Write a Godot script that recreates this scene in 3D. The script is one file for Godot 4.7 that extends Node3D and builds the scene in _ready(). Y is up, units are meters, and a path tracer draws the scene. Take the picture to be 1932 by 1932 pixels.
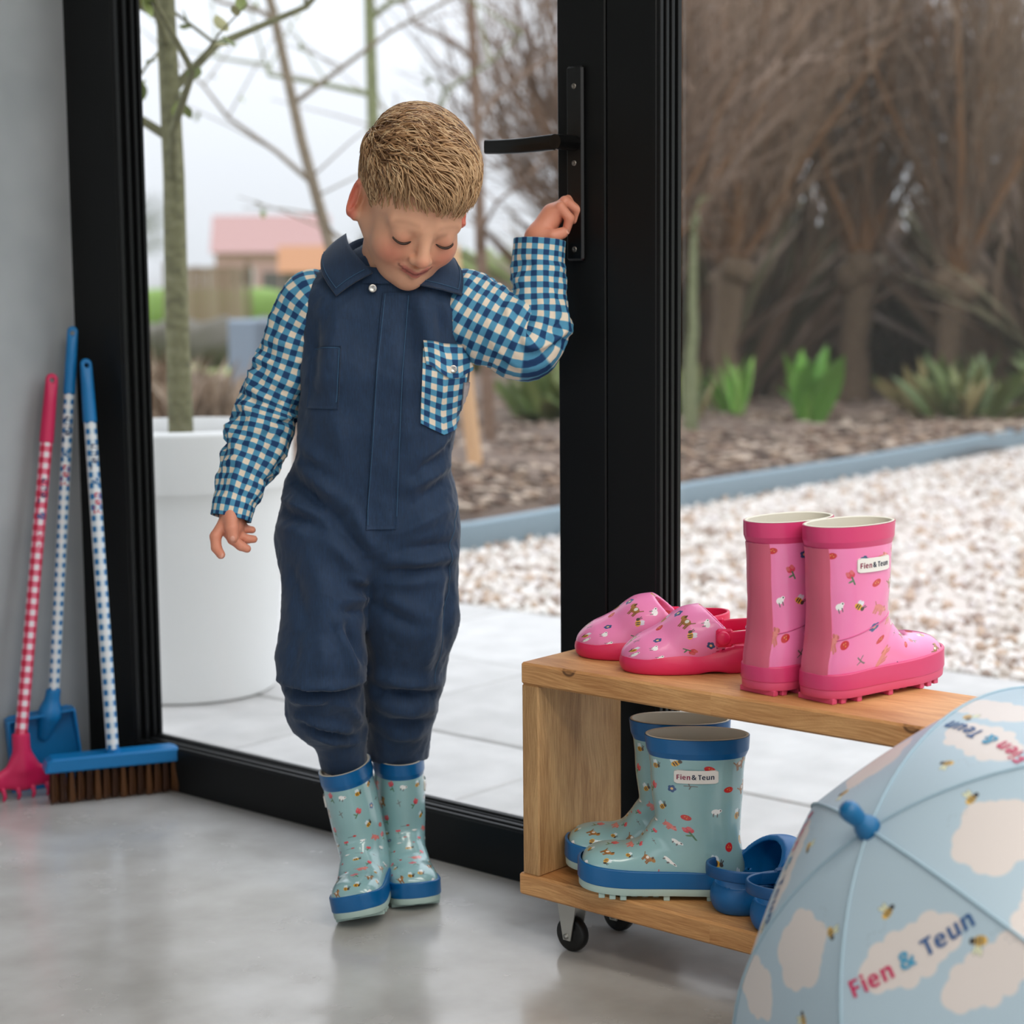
extends Node3D
# A child by the garden door of a small shop: the whole place is built here in metres, y up, the glass front along x.

const DOOR_Z := -2.082      # inner face of the black door frame
const LAMP_POWER := 1.6
var mats := {}
var texs := {}
var cam: Camera3D


func _ready() -> void:
	setup_camera()
	setup_light()
	build_room()
	build_glass_front()
	build_bench()
	build_umbrella()
	build_boots()
	build_clogs()
	build_cleaning_tools()
	build_boy()
	build_garden()


func setup_camera() -> void:
	cam = Camera3D.new()
	cam.name = "camera"
	cam.fov = 30.86
	cam.near = 0.05
	cam.far = 400.0
	cam.position = Vector3(0, 0.9, 0)
	cam.rotation_order = EULER_ORDER_YXZ
	cam.rotation = Vector3(deg_to_rad(-6.94), deg_to_rad(40.5), deg_to_rad(-0.5))
	var look := CameraAttributesPhysical.new()
	look.frustum_focal_length = 43.478
	look.frustum_focus_distance = 2.42
	look.exposure_aperture = 2.7
	cam.attributes = look
	add_child(cam)
	cam.current = true


func setup_light() -> void:
	var e := Environment.new()
	var s := ProceduralSkyMaterial.new()   # an even overcast sky, brighter overhead than at the horizon
	s.sky_top_color = Color(1.56, 1.60, 1.66)
	s.sky_horizon_color = Color(0.90, 0.92, 0.945)
	s.sky_curve = 0.55
	s.sky_energy_multiplier = 1.0
	s.ground_bottom_color = Color(0.62, 0.61, 0.59)
	s.ground_horizon_color = Color(0.75, 0.75, 0.75)
	s.sun_angle_max = 1.0
	var sky := Sky.new()
	sky.sky_material = s
	e.background_mode = Environment.BG_SKY
	e.sky = sky
	e.background_energy_multiplier = 1.0
	e.tonemap_mode = Environment.TONE_MAPPER_LINEAR
	e.tonemap_exposure = 1.0
	e.sdfgi_enabled = true
	e.ssao_enabled = true
	e.ssil_enabled = true
	var w := WorldEnvironment.new()
	w.name = "sky"
	w.environment = e
	add_child(w)
	# flat lamps set under the ceiling of the shop
	for q in [[0.1, -1.35], [1.35, -1.35], [0.1, 0.0], [1.35, 0.0]]:
		var at := Vector3(q[0], 2.592, q[1])
		var lamp := thing("ceiling_lamp", "flat white ceiling lamp panel of the shop", "lamp", at, 0.0, "ceiling lamp panels")
		var rim := MB.new()
		for s2 in [-1.0, 1.0]:
			add_box(rim, Vector3(0.6 * s2, -0.004, 0), Vector3(0.02, 0.024, 0.62), 0.002)
			add_box(rim, Vector3(0, -0.004, 0.3 * s2), Vector3(1.22, 0.024, 0.02), 0.002)
		part("frame", rim.mesh(), std("lamp_frame", Color(0.85, 0.85, 0.85), 0.5), lamp)
		var glow := std("lamp_glow", Color(0.95, 0.95, 0.93), 0.6)
		glow.emission_enabled = true
		glow.emission = Color(1.0, 0.97, 0.93)
		glow.emission_energy_multiplier = 1.2
		part("diffuser", box_mesh(Vector3(1.19, 0.012, 0.59), Vector3.ZERO, 0.0), glow, lamp)
		var l := AreaLight3D.new()
		l.name = "lamp_light"
		l.area_size = Vector2(1.16, 0.56)
		l.light_color = Color(1.0, 0.965, 0.92)
		l.light_energy = LAMP_POWER
		l.shadow_enabled = true
		l.area_range = 14.0
		l.area_attenuation = 2.0
		lamp.add_child(l)
		l.position = Vector3(0, -0.02, 0)
		l.rotation.x = -PI / 2


# ---------------------------------------------------------------- names and tags

func numbered(called: String, parent: Node) -> String:
	if not parent.has_node(called):
		return called
	var k := 1
	while parent.has_node("%s_%03d" % [called, k]):
		k += 1
	return "%s_%03d" % [called, k]


func thing(called: String, label: String, category: String, at := Vector3.ZERO, turn := 0.0, group := "") -> Node3D:
	var o := Node3D.new()
	o.name = numbered(called, self)
	add_child(o)
	o.position = at
	o.rotation.y = turn
	tag(o, label, category, group)
	return o


func tag(o: Node, label: String, category: String, group := "", kind := "") -> Node:
	if label: o.set_meta("label", label)
	if category: o.set_meta("category", category)
	if group: o.set_meta("group", group)
	if kind: o.set_meta("kind", kind)
	return o


func part(called: String, mesh: Mesh, m: Material, parent: Node = self, at := Vector3.ZERO) -> MeshInstance3D:
	var o := MeshInstance3D.new()
	o.name = numbered(called, parent)
	o.mesh = mesh
	o.material_override = m
	o.position = at
	parent.add_child(o)
	return o


func struct(called: String, mesh: Mesh, m: Material, parent: Node = self) -> MeshInstance3D:
	var o := part(called, mesh, m, parent)
	if parent == self:
		o.set_meta("kind", "structure")
	return o


func copy(o: Node3D, label: String) -> Node3D:
	var c: Node3D = o.duplicate()
	var base := String(o.name).trim_suffix("_000")
	c.name = numbered(base, self)
	add_child(c)
	if label: c.set_meta("label", label)
	return c


# ---------------------------------------------------------------- mesh building (faces given counter-clockwise seen from outside)

class MB:
	var p := PackedVector3Array()
	var t := PackedVector2Array()
	var c := PackedColorArray()
	var n := PackedVector3Array()
	var i := PackedInt32Array()
	var colored := false

	func add(pt: Vector3, uv := Vector2.ZERO) -> int:
		p.append(pt)
		t.append(uv)
		if colored: c.append(Color.WHITE)
		return p.size() - 1

	func tri(a: int, b: int, d: int) -> void:
		i.append(a); i.append(b); i.append(d)

	func quad(a: int, b: int, d: int, e: int) -> void:
		tri(a, b, d)
		tri(a, d, e)

	func face(pts: Array, uvs: Array = []) -> void:      # a flat convex face of its own
		var b := p.size()
		for k in pts.size():
			add(pts[k], uvs[k] if k < uvs.size() else Vector2.ZERO)
		for k in range(1, pts.size() - 1):
			tri(b, b + k, b + k + 1)

	func face_out(pts: Array, from: Vector3) -> void:
		var nn: Vector3 = (pts[1] - pts[0]).cross(pts[2] - pts[0])
		var ctr := Vector3.ZERO
		for q in pts: ctr += q
		ctr /= pts.size()
		if nn.dot(ctr - from) < 0.0:
			pts.reverse()
		face(pts)

	func append(o: MB, xf := Transform3D()) -> void:
		var b := p.size()
		for q in o.p: p.append(xf * q)
		t.append_array(o.t)
		if colored:
			for k in o.p.size(): c.append(o.c[k] if o.colored else Color.WHITE)
		for k in o.i: i.append(k + b)

	func normals(weld := true) -> void:
		n.resize(p.size())
		n.fill(Vector3.ZERO)
		for k in range(0, i.size(), 3):
			var a := i[k]
			var b := i[k + 1]
			var d := i[k + 2]
			var f := (p[b] - p[a]).cross(p[d] - p[a])
			n[a] += f
			n[b] += f
			n[d] += f
		if weld:
			var at := {}
			for k in p.size():
				var key := Vector3i((p[k] * 50000.0).round())
				at[key] = at.get(key, Vector3.ZERO) + n[k]
			for k in p.size():
				n[k] = at[Vector3i((p[k] * 50000.0).round())]
		for k in p.size():
			n[k] = n[k].normalized() if n[k].length_squared() > 0.0 else Vector3.UP

	func mesh(weld := false) -> ArrayMesh:
		normals(weld)
		var flip := PackedInt32Array()
		flip.resize(i.size())
		for k in range(0, i.size(), 3):
			flip[k] = i[k]
			flip[k + 1] = i[k + 2]
			flip[k + 2] = i[k + 1]
		var a := []
		a.resize(Mesh.ARRAY_MAX)
		a[Mesh.ARRAY_VERTEX] = p
		a[Mesh.ARRAY_NORMAL] = n
		a[Mesh.ARRAY_TEX_UV] = t
		if colored: a[Mesh.ARRAY_COLOR] = c
		a[Mesh.ARRAY_INDEX] = flip
		var am := ArrayMesh.new()
		am.add_surface_from_arrays(Mesh.PRIMITIVE_TRIANGLES, a)
		return am


func add_box(m: MB, at: Vector3, size: Vector3, bevel := 0.002, basis := Basis()) -> void:
	var h := size / 2.0
	var b := minf(bevel, minf(h.x, minf(h.y, h.z)) * 0.95)
	var q := func(s: Vector3, ax: int) -> Vector3:
		var v := Vector3(s.x * (h.x - b), s.y * (h.y - b), s.z * (h.z - b))
		v[ax] = s[ax] * h[ax]
		return at + basis * v
	for ax in 3:
		var u := (ax + 1) % 3
		var w := (ax + 2) % 3
		for sg in [-1.0, 1.0]:
			var pts := []
			for cr in [[-1.0, -1.0], [1.0, -1.0], [1.0, 1.0], [-1.0, 1.0]]:
				var s := Vector3.ZERO
				s[ax] = sg; s[u] = cr[0]; s[w] = cr[1]
				pts.append(q.call(s, ax))
			m.face_out(pts, at)
	if b <= 0.0: return
	for ax in 3:
		var u := (ax + 1) % 3
		var w := (ax + 2) % 3
		for su in [-1.0, 1.0]:
			for sw in [-1.0, 1.0]:
				var s1 := Vector3.ZERO
				s1[ax] = -1.0; s1[u] = su; s1[w] = sw
				var s2 := s1
				s2[ax] = 1.0
				m.face_out([q.call(s1, u), q.call(s2, u), q.call(s2, w), q.call(s1, w)], at)
	for sx in [-1.0, 1.0]:
		for sy in [-1.0, 1.0]:
			for sz in [-1.0, 1.0]:
				var s := Vector3(sx, sy, sz)
				m.face_out([q.call(s, 0), q.call(s, 1), q.call(s, 2)], at)


func box_mesh(size: Vector3, at := Vector3.ZERO, bevel := 0.002) -> ArrayMesh:
	var m := MB.new()
	add_box(m, at, size, bevel)
	return m.mesh()


# A grid of rings; uv.x runs round the ring, uv.y along the rings. Outward when the rings turn counter-clockwise seen against their travel.
func add_loft(m: MB, rings: Array, closed := true, u_len := 1.0, v_at: Array = [], flip := false) -> void:
	var b := m.p.size()
	var nu: int = rings[0].size()
	var cols := nu + 1 if closed else nu
	for r in rings.size():
		var v: float = v_at[r] if v_at.size() > r else float(r) / (rings.size() - 1)
		for k in cols:
			m.add(rings[r][k % nu], Vector2(u_len * k / float(cols - 1), v))
	for r in rings.size() - 1:
		for k in cols - 1:
			var a := b + r * cols + k
			if flip:
				m.quad(a, a + cols, a + cols + 1, a + 1)
			else:
				m.quad(a, a + 1, a + cols + 1, a + cols)


func add_cap(m: MB, ring: Array, up := true) -> void:
	var ctr := Vector3.ZERO
	for q in ring: ctr += q
	ctr /= ring.size()
	var b := m.p.size()
	m.add(ctr)
	for q in ring: m.add(q)
	for k in ring.size():
		var a := b + 1 + k
		var d := b + 1 + (k + 1) % ring.size()
		if up: m.tri(b, a, d)
		else: m.tri(b, d, a)


func frame_at(dir: Vector3, hint := Vector3.UP) -> Basis:   # z along dir
	var z := dir.normalized()
	var x := hint.cross(z)
	if x.length() < 0.01: x = Vector3.RIGHT.cross(z)
	if x.length() < 0.01: x = Vector3.BACK.cross(z)
	x = x.normalized()
	return Basis(x, z.cross(x), z)


# A round bar through points; radii per point. Ends closed.
func add_tube(m: MB, pts: Array, radii: Array, sides := 8, v_scale := 1.0) -> void:
	var rings := []
	var vs := []
	var x := Vector3.ZERO
	var along := 0.0
	for k in pts.size():
		var d: Vector3 = pts[mini(k + 1, pts.size() - 1)] - pts[maxi(k - 1, 0)]
		d = d.normalized()
		if x == Vector3.ZERO:
			x = frame_at(d).x
		x = (x - d * x.dot(d))
		x = x.normalized() if x.length() > 1e-4 else frame_at(d).x
		var y := d.cross(x)
		var ring := []
		var rad: float = radii[mini(k, radii.size() - 1)]
		for s in sides:
			var g := TAU * s / sides
			ring.append(pts[k] + (x * cos(g) + y * sin(g)) * rad)
		rings.append(ring)
		if k > 0: along += pts[k].distance_to(pts[k - 1])
		vs.append(along * v_scale)
	add_loft(m, rings, true, 1.0, vs)
	add_cap(m, rings[0], false)
	add_cap(m, rings[-1], true)


# A turned shape: profile of (radius, y), y rising.
func add_lathe(m: MB, prof: Array, sides := 24, at := Vector3.ZERO, basis := Basis()) -> void:
	var rings := []
	for q in prof:
		var ring := []
		for s in sides:
			var g := -TAU * s / sides
			ring.append(at + basis * Vector3(cos(g) * q.x, q.y, sin(g) * q.x))
		rings.append(ring)
	add_loft(m, rings, true)


# A polygon (x, y) of one outline, extruded along z from z0 to z1, with a small chamfer at the front edge.
func add_prism(m: MB, poly: PackedVector2Array, z0: float, z1: float, xf := Transform3D(), bevel := 0.0) -> void:
	if Geometry2D.is_polygon_clockwise(poly):
		poly.reverse()
	var inner := poly
	if bevel > 0.0:
		inner = PackedVector2Array()
		for k in poly.size():
			var a := (poly[k] - poly[k - 1]).normalized()
			var b := (poly[(k + 1) % poly.size()] - poly[k]).normalized()
			var nn := Vector2(-(a.y + b.y), a.x + b.x)
			nn = nn.normalized() if nn.length() > 0.01 else Vector2(-a.y, a.x)
			inner.append(poly[k] + nn * bevel)
	var tris := Geometry2D.triangulate_polygon(inner)
	var levels := [[poly, z0], [poly, z1 - bevel]]
	if bevel > 0.0: levels.append([inner, z1])
	for l in levels.size() - 1:
		for k in poly.size():
			var j := (k + 1) % poly.size()
			var a: Vector2 = levels[l][0][k]
			var b: Vector2 = levels[l][0][j]
			var d: Vector2 = levels[l + 1][0][j]
			var e: Vector2 = levels[l + 1][0][k]
			m.face([xf * Vector3(a.x, a.y, levels[l][1]), xf * Vector3(b.x, b.y, levels[l][1]), xf * Vector3(d.x, d.y, levels[l + 1][1]), xf * Vector3(e.x, e.y, levels[l + 1][1])])
	for side in 2:
		var pl: PackedVector2Array = inner if side == 1 else poly
		var z := z1 if side == 1 else z0
		var tr := tris if side == 1 or bevel == 0.0 else Geometry2D.triangulate_polygon(poly)
		var b := m.p.size()
		for q in pl: m.add(xf * Vector3(q.x, q.y, z), q)
		for k in range(0, tr.size(), 3):
			var ccw := (pl[tr[k + 1]] - pl[tr[k]]).cross(pl[tr[k + 2]] - pl[tr[k]]) > 0.0
			if ccw == (side == 1): m.tri(b + tr[k], b + tr[k + 1], b + tr[k + 2])
			else: m.tri(b + tr[k], b + tr[k + 2], b + tr[k + 1])


# Lettering as thin real geometry: to(x, y) turns a place in the line of text (metres, centred) into a point on the surface.
func text_mesh(words: String, height: float, to: Callable, bold := true, sub := 1) -> ArrayMesh:
	var tm := TextMesh.new()
	var f := SystemFont.new()
	f.font_names = PackedStringArray(["Droid Sans"])
	f.font_weight = 700 if bold else 400
	tm.font = f
	tm.text = words
	tm.font_size = 48
	tm.pixel_size = height / 36.0
	tm.depth = 0.0
	tm.curve_step = 4.0
	var a := tm.get_mesh_arrays()
	var m := MB.new()
	var vs: PackedVector3Array = a[Mesh.ARRAY_VERTEX]
	var ix: PackedInt32Array = a[Mesh.ARRAY_INDEX] if a[Mesh.ARRAY_INDEX] else PackedInt32Array(range(vs.size()))
	var box := tm.get_aabb()
	var mid := box.get_center()
	for k in range(0, ix.size(), 3):
		var tri := [vs[ix[k]] - mid, vs[ix[k + 2]] - mid, vs[ix[k + 1]] - mid]
		var b := m.p.size()
		for q in tri: m.add(to.call(q.x, q.y))
		m.tri(b, b + 1, b + 2)
	return m.mesh()


func text_width(words: String, height: float) -> float:
	var tm := TextMesh.new()
	var f := SystemFont.new()
	f.font_names = PackedStringArray(["Droid Sans"])
	f.font_weight = 700
	tm.font = f
	tm.text = words
	tm.font_size = 48
	tm.pixel_size = height / 36.0
	tm.depth = 0.0
	return tm.get_aabb().size.x


# ---------------------------------------------------------------- distance fields and surface nets

# prims: dictionaries {a, b, ra, rb, k, sz (flattening of z), cut}
class Field:
	var pr: Array = []
	var slack := 1.6
	func cap(a: Vector3, b: Vector3, ra: float, rb: float, k := 0.02, s := Vector3.ONE) -> void:
		pr.append([0, a, b, ra, rb, k, s])
	func ball(at: Vector3, r: Vector3, k := 0.02, basis := Basis()) -> void:
		pr.append([1, at, r, basis.inverse(), 0.0, k])
	func cut_cap(a: Vector3, b: Vector3, ra: float, rb: float, k := 0.01, s := Vector3.ONE) -> void:
		pr.append([2, a, b, ra, rb, k, s])
	func cut_ball(at: Vector3, r: Vector3, k := 0.01, basis := Basis()) -> void:
		pr.append([3, at, r, basis.inverse(), 0.0, k])
	func cut_plane(at: Vector3, nrm: Vector3, k := 0.002) -> void:   # removes the side nrm points to
		pr.append([4, at, nrm.normalized(), 0.0, 0.0, k])
	func val(p: Vector3) -> float:
		var d := 1e3
		for q in pr:
			var e: float
			var ty: int = q[0]
			var k: float = q[5]
			if ty == 0 or ty == 2:
				var a: Vector3 = q[1]
				var s: Vector3 = q[6]
				var ba: Vector3 = (q[2] - a) * s
				var pa := (p - a) * s
				var h := clampf(pa.dot(ba) / maxf(ba.dot(ba), 1e-9), 0.0, 1.0)
				e = (pa - ba * h).length() - (q[3] + (q[4] - q[3]) * h)
			elif ty == 1 or ty == 3:
				var l: Vector3 = (q[3] as Basis) * (p - q[1])
				var r: Vector3 = q[2]
				var k0 := (l / r).length()
				var k1 := (l / (r * r)).length()
				e = k0 * (k0 - 1.0) / maxf(k1, 1e-6) if k0 > 1e-4 else -minf(r.x, minf(r.y, r.z))
			else:
				e = -(p - q[1]).dot(q[2])
			if ty < 2:
				var h2 := clampf(0.5 + 0.5 * (d - e) / k, 0.0, 1.0)
				d = d + (e - d) * h2 - k * h2 * (1.0 - h2)
			else:
				e = -e
				var h3 := clampf(0.5 - 0.5 * (d - e) / k, 0.0, 1.0)
				d = d + (e - d) * h3 + k * h3 * (1.0 - h3)
		return d


func nets(f: Field, lo: Vector3, hi: Vector3, cell: float) -> MB:
	var nx := int(ceil((hi.x - lo.x) / cell)) + 1
	var ny := int(ceil((hi.y - lo.y) / cell)) + 1
	var nz := int(ceil((hi.z - lo.z) / cell)) + 1
	var g := PackedFloat32Array()
	g.resize(nx * ny * nz)
	g.fill(9.0)
	var near := PackedByteArray()
	var B := 5
	var bx := (nx + B - 1) / B
	var by := (ny + B - 1) / B
	var bz := (nz + B - 1) / B
	var reach := cell * (B * 0.5 + 1.0) * 1.7321 * f.slack
	for z in bz:
		for y in by:
			for x in bx:
				var cp := lo + Vector3(x + 0.5, y + 0.5, z + 0.5) * (cell * B)
				if absf(f.val(cp)) > reach: continue
				for kz in range(z * B, mini(z * B + B + 1, nz)):
					for ky in range(y * B, mini(y * B + B + 1, ny)):
						var row := (kz * ny + ky) * nx
						for kx in range(x * B, mini(x * B + B + 1, nx)):
							if g[row + kx] == 9.0:
								g[row + kx] = f.val(lo + Vector3(kx, ky, kz) * cell)
	var vid := {}
	var m := MB.new()
	var off := PackedInt32Array([0, 1, nx, nx + 1, nx * ny, nx * ny + 1, nx * ny + nx, nx * ny + nx + 1])
	var ea := PackedInt32Array([0, 2, 4, 6, 0, 1, 4, 5, 0, 1, 2, 3])
	var eb := PackedInt32Array([1, 3, 5, 7, 2, 3, 6, 7, 4, 5, 6, 7])
	var co: Array[Vector3] = []
	for k in 8: co.append(Vector3(k & 1, (k >> 1) & 1, (k >> 2) & 1))
	for z in nz - 1:
		for y in ny - 1:
			var row := (z * ny + y) * nx
			for x in nx - 1:
				var at := row + x
				var v0 := g[at]
				if v0 == 9.0: continue
				var inside := 0
				var bad := false
				for k in 8:
					var vv := g[at + off[k]]
					if vv == 9.0:
						bad = true
						break
					if vv < 0.0: inside += 1
				if bad or inside == 0 or inside == 8: continue
				var s := Vector3.ZERO
				var cnt := 0
				for e in 12:
					var va := g[at + off[ea[e]]]
					var vb := g[at + off[eb[e]]]
					if (va < 0.0) != (vb < 0.0):
						s += co[ea[e]].lerp(co[eb[e]], va / (va - vb))
						cnt += 1
				vid[at] = m.add(lo + (Vector3(x, y, z) + s / cnt) * cell)
	var step := PackedInt32Array([1, nx, nx * ny])
	for at: int in vid:
		var v0 := g[at]
		for ax in 3:
			var v1 := g[at + step[ax]]
			if (v0 < 0.0) == (v1 < 0.0): continue
			var du := step[(ax + 1) % 3]
			var dw := step[(ax + 2) % 3]
			if not (vid.has(at - du) and vid.has(at - dw) and vid.has(at - du - dw)): continue
			var q := [vid[at], vid[at - du], vid[at - du - dw], vid[at - dw]]
			if v0 < 0.0: m.quad(q[0], q[1], q[2], q[3])
			else: m.quad(q[0], q[3], q[2], q[1])
	return m


func hash1(n: float) -> float:
	return fposmod(sin(n * 127.1 + 11.7) * 43758.5453, 1.0)


# ---------------------------------------------------------------- materials

func std(key: String, color: Color, rough := 0.6, metal := 0.0, spec := 0.5) -> StandardMaterial3D:
	if mats.has(key): return mats[key]
	var m := StandardMaterial3D.new()
	m.resource_name = key
	m.albedo_color = color
	m.roughness = rough
	m.metallic = metal
	m.metallic_specular = spec
	mats[key] = m
	return m


func noise_tex(key: String, freq: float, stops: Array, size := 512, octaves := 4, normal := false, strength := 2.0, type := FastNoiseLite.TYPE_SIMPLEX_SMOOTH) -> NoiseTexture2D:
	if texs.has(key): return texs[key]
	var n := FastNoiseLite.new()
	n.seed = key.hash() % 1000
	n.frequency = freq
	n.noise_type = type
	n.fractal_octaves = octaves
	var t := NoiseTexture2D.new()
	t.width = size
	t.height = size
	t.seamless = true
	t.noise = n
	t.as_normal_map = normal
	t.bump_strength = strength
	if stops:
		var r := Gradient.new()
		r.offsets = PackedFloat32Array(stops.map(func(s): return s[0]))
		r.colors = PackedColorArray(stops.map(func(s): return s[1]))
		t.color_ramp = r
	texs[key] = t
	return t


func world_mat(key: String, tex: Texture2D, scale: float, rough := 0.8, bump: Texture2D = null, own := false) -> StandardMaterial3D:
	if mats.has(key): return mats[key]
	var m := std(key, Color.WHITE, rough)
	m.albedo_texture = tex
	m.uv1_triplanar = true
	m.uv1_world_triplanar = not own
	m.uv1_scale = Vector3.ONE * scale
	if bump:
		m.normal_enabled = true
		m.normal_texture = bump
		m.normal_scale = 0.6
	return m


func glass_mat() -> StandardMaterial3D:
	var m := std("pane_glass", Color(0.97, 1.0, 0.99, 0.02), 0.0)
	m.transparency = BaseMaterial3D.TRANSPARENCY_ALPHA
	m.metallic_specular = 0.2
	return m


# Softwood: grain along x of the picture (or along y), knots at [x, y, radius] in shares of the tile.
func wood_tex(key: String, base: Color, dark: Color, knots: Array, upright: bool, seed_ := 3) -> ImageTexture:
	if texs.has(key): return texs[key]
	var s := 768
	var im := Image.create(s, s, false, Image.FORMAT_RGB8)
	var n := FastNoiseLite.new()
	n.seed = seed_
	n.frequency = 1.0
	n.fractal_octaves = 3
	var w := FastNoiseLite.new()
	w.seed = seed_ + 7
	w.frequency = 1.0
	w.fractal_octaves = 2
	for y in s:
		for x in s:
			var u := float(x) / s
			var v := float(y) / s
			if upright:
				var h := u
				u = v
				v = h
			var vv := v + 0.022 * w.get_noise_2d(u * 2.2, v * 2.0)
			var kd := 0.0
			for k: Array in knots:
				var du: float = (u - k[0]) / 3.2
				var dv: float = v - k[1]
				var q := sqrt(du * du + dv * dv)
				vv += signf(dv) * k[2] * 1.3 * exp(-q * q / (k[2] * k[2] * 9.0))
				var e: float = sqrt(pow((u - k[0]) / 1.25, 2) + dv * dv) / k[2]
				if e < 1.25:
					kd = maxf(kd, (0.35 + 0.65 * smoothstep(0.55, 0.95, e)) * (1.0 - smoothstep(0.95, 1.25, e)))
			var ring := 0.5 + 0.5 * sin(vv * 120.0 + 5.0 * n.get_noise_2d(u * 1.2, vv * 14.0))
			var fine := n.get_noise_2d(u * 9.0, vv * 260.0)
			var broad := w.get_noise_2d(u * 1.5 + 9.0, vv * 7.0)
			var f := clampf(0.28 + 0.14 * ring * ring + 0.40 * fine + 0.35 * broad, 0.0, 1.0)
			var c := base.lerp(dark, f)
			if kd > 0.0: c = c.lerp(dark.darkened(0.45), kd * 0.85)
			im.set_pixel(x, y, c)
	texs[key] = ImageTexture.create_from_image(im)
	return texs[key]


func wood_mat(key: String, upright: bool, base: Color, dark: Color, knots: Array, seed_: int) -> StandardMaterial3D:
	var m := world_mat(key, wood_tex(key, base, dark, knots, upright, seed_), 2.0, 0.55, null, true)
	return m


# ---------------------------------------------------------------- the room shell

func build_room() -> void:
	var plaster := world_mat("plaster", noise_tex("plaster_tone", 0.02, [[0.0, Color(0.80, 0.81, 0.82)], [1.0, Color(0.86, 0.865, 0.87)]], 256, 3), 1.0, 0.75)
	var left := MB.new()
	add_box(left, Vector3(-2.93, 1.3, 0.42), Vector3(0.2, 2.6, 5.16), 0.0)
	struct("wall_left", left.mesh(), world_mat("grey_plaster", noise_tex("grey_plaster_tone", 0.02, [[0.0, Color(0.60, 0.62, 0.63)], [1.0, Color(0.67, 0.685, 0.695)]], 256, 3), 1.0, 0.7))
	var back := MB.new()                                     # the wall behind the viewer, with a wide window
	add_box(back, Vector3(-2.5, 1.3, 3.1), Vector3(1.06, 2.6, 0.2), 0.0)
	add_box(back, Vector3(1.65, 1.3, 3.1), Vector3(0.7, 2.6, 0.2), 0.0)
	add_box(back, Vector3(-0.335, 2.5, 3.1), Vector3(3.27, 0.2, 0.2), 0.0)
	add_box(back, Vector3(-0.335, 0.2, 3.1), Vector3(3.27, 0.4, 0.2), 0.0)
	struct("wall_back", back.mesh(), plaster)
	var right := MB.new()
	add_box(right, Vector3(2.1, 1.3, -1.85), Vector3(0.2, 2.6, 0.62), 0.0)
	add_box(right, Vector3(2.1, 1.3, 2.5), Vector3(0.2, 2.6, 1.0), 0.0)
	add_box(right, Vector3(2.1, 2.5, 0.23), Vector3(0.2, 0.2, 3.54), 0.0)
	add_box(right, Vector3(2.1, 0.1, 0.23), Vector3(0.2, 0.2, 3.54), 0.0)
	struct("wall_right", right.mesh(), plaster)
	var top := MB.new()
	add_box(top, Vector3(-0.4, 2.68, 0.42), Vector3(5.26, 0.16, 5.56), 0.0)
	struct("ceiling", top.mesh(), plaster)
	var lintel := MB.new()
	add_box(lintel, Vector3(-0.33, 2.5, -2.14), Vector3(5.0, 0.2, 0.16), 0.0)
	struct("wall_front", lintel.mesh(), plaster)

	var fl := MB.new()
	add_box(fl, Vector3(-0.4, -0.06, 0.42), Vector3(5.26, 0.12, 5.56), 0.0)
	var fm := world_mat("poured_floor", noise_tex("floor_tone", 0.006, [[0.0, Color(0.66, 0.65, 0.63)], [0.45, Color(0.72, 0.71, 0.695)], [1.0, Color(0.78, 0.775, 0.765)]], 1024, 5), 0.7, 1.0)
	fm.roughness_texture = noise_tex("floor_gloss", 0.012, [[0.0, Color(0.15, 0.15, 0.15)], [0.5, Color(0.22, 0.22, 0.22)], [1.0, Color(0.33, 0.33, 0.33)]], 1024, 5)
	fm.metallic_specular = 0.8
	fm.normal_enabled = true
	fm.normal_texture = noise_tex("floor_wave", 0.008, [], 1024, 4, true, 3.0)
	fm.normal_scale = 0.08
	struct("floor", fl.mesh(), fm)

	# windows in the two walls that are out of the picture
	var black := frame_mat()
	var w2 := MB.new()
	for x in [-1.945, -0.335, 1.275]:
		add_box(w2, Vector3(x, 1.4, 3.1), Vector3(0.05, 2.0, 0.06), 0.004)
	for y in [0.425, 2.375]:
		add_box(w2, Vector3(-0.335, y, 3.1), Vector3(3.27, 0.05, 0.06), 0.004)
	var win := struct("window_2", w2.mesh(), black)
	part("glass_pane", box_mesh(Vector3(3.17, 1.9, 0.006), Vector3(-0.335, 1.4, 3.1), 0.0), glass_mat(), win)
	var w3 := MB.new()
	for z in [-1.515, 0.23, 1.975]:
		add_box(w3, Vector3(2.1, 1.3, z), Vector3(0.06, 2.2, 0.05), 0.004)
	for y in [0.225, 2.375]:
		add_box(w3, Vector3(2.1, y, 0.23), Vector3(0.06, 0.05, 3.54), 0.004)
	var win3 := struct("window_3", w3.mesh(), black)
	part("glass_pane", box_mesh(Vector3(0.006, 2.1, 3.44), Vector3(2.1, 1.3, 0.23), 0.0), glass_mat(), win3)


func frame_mat() -> StandardMaterial3D:
	return std("black_frame", Color(0.085, 0.09, 0.092), 0.4, 0.0, 0.30)


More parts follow.
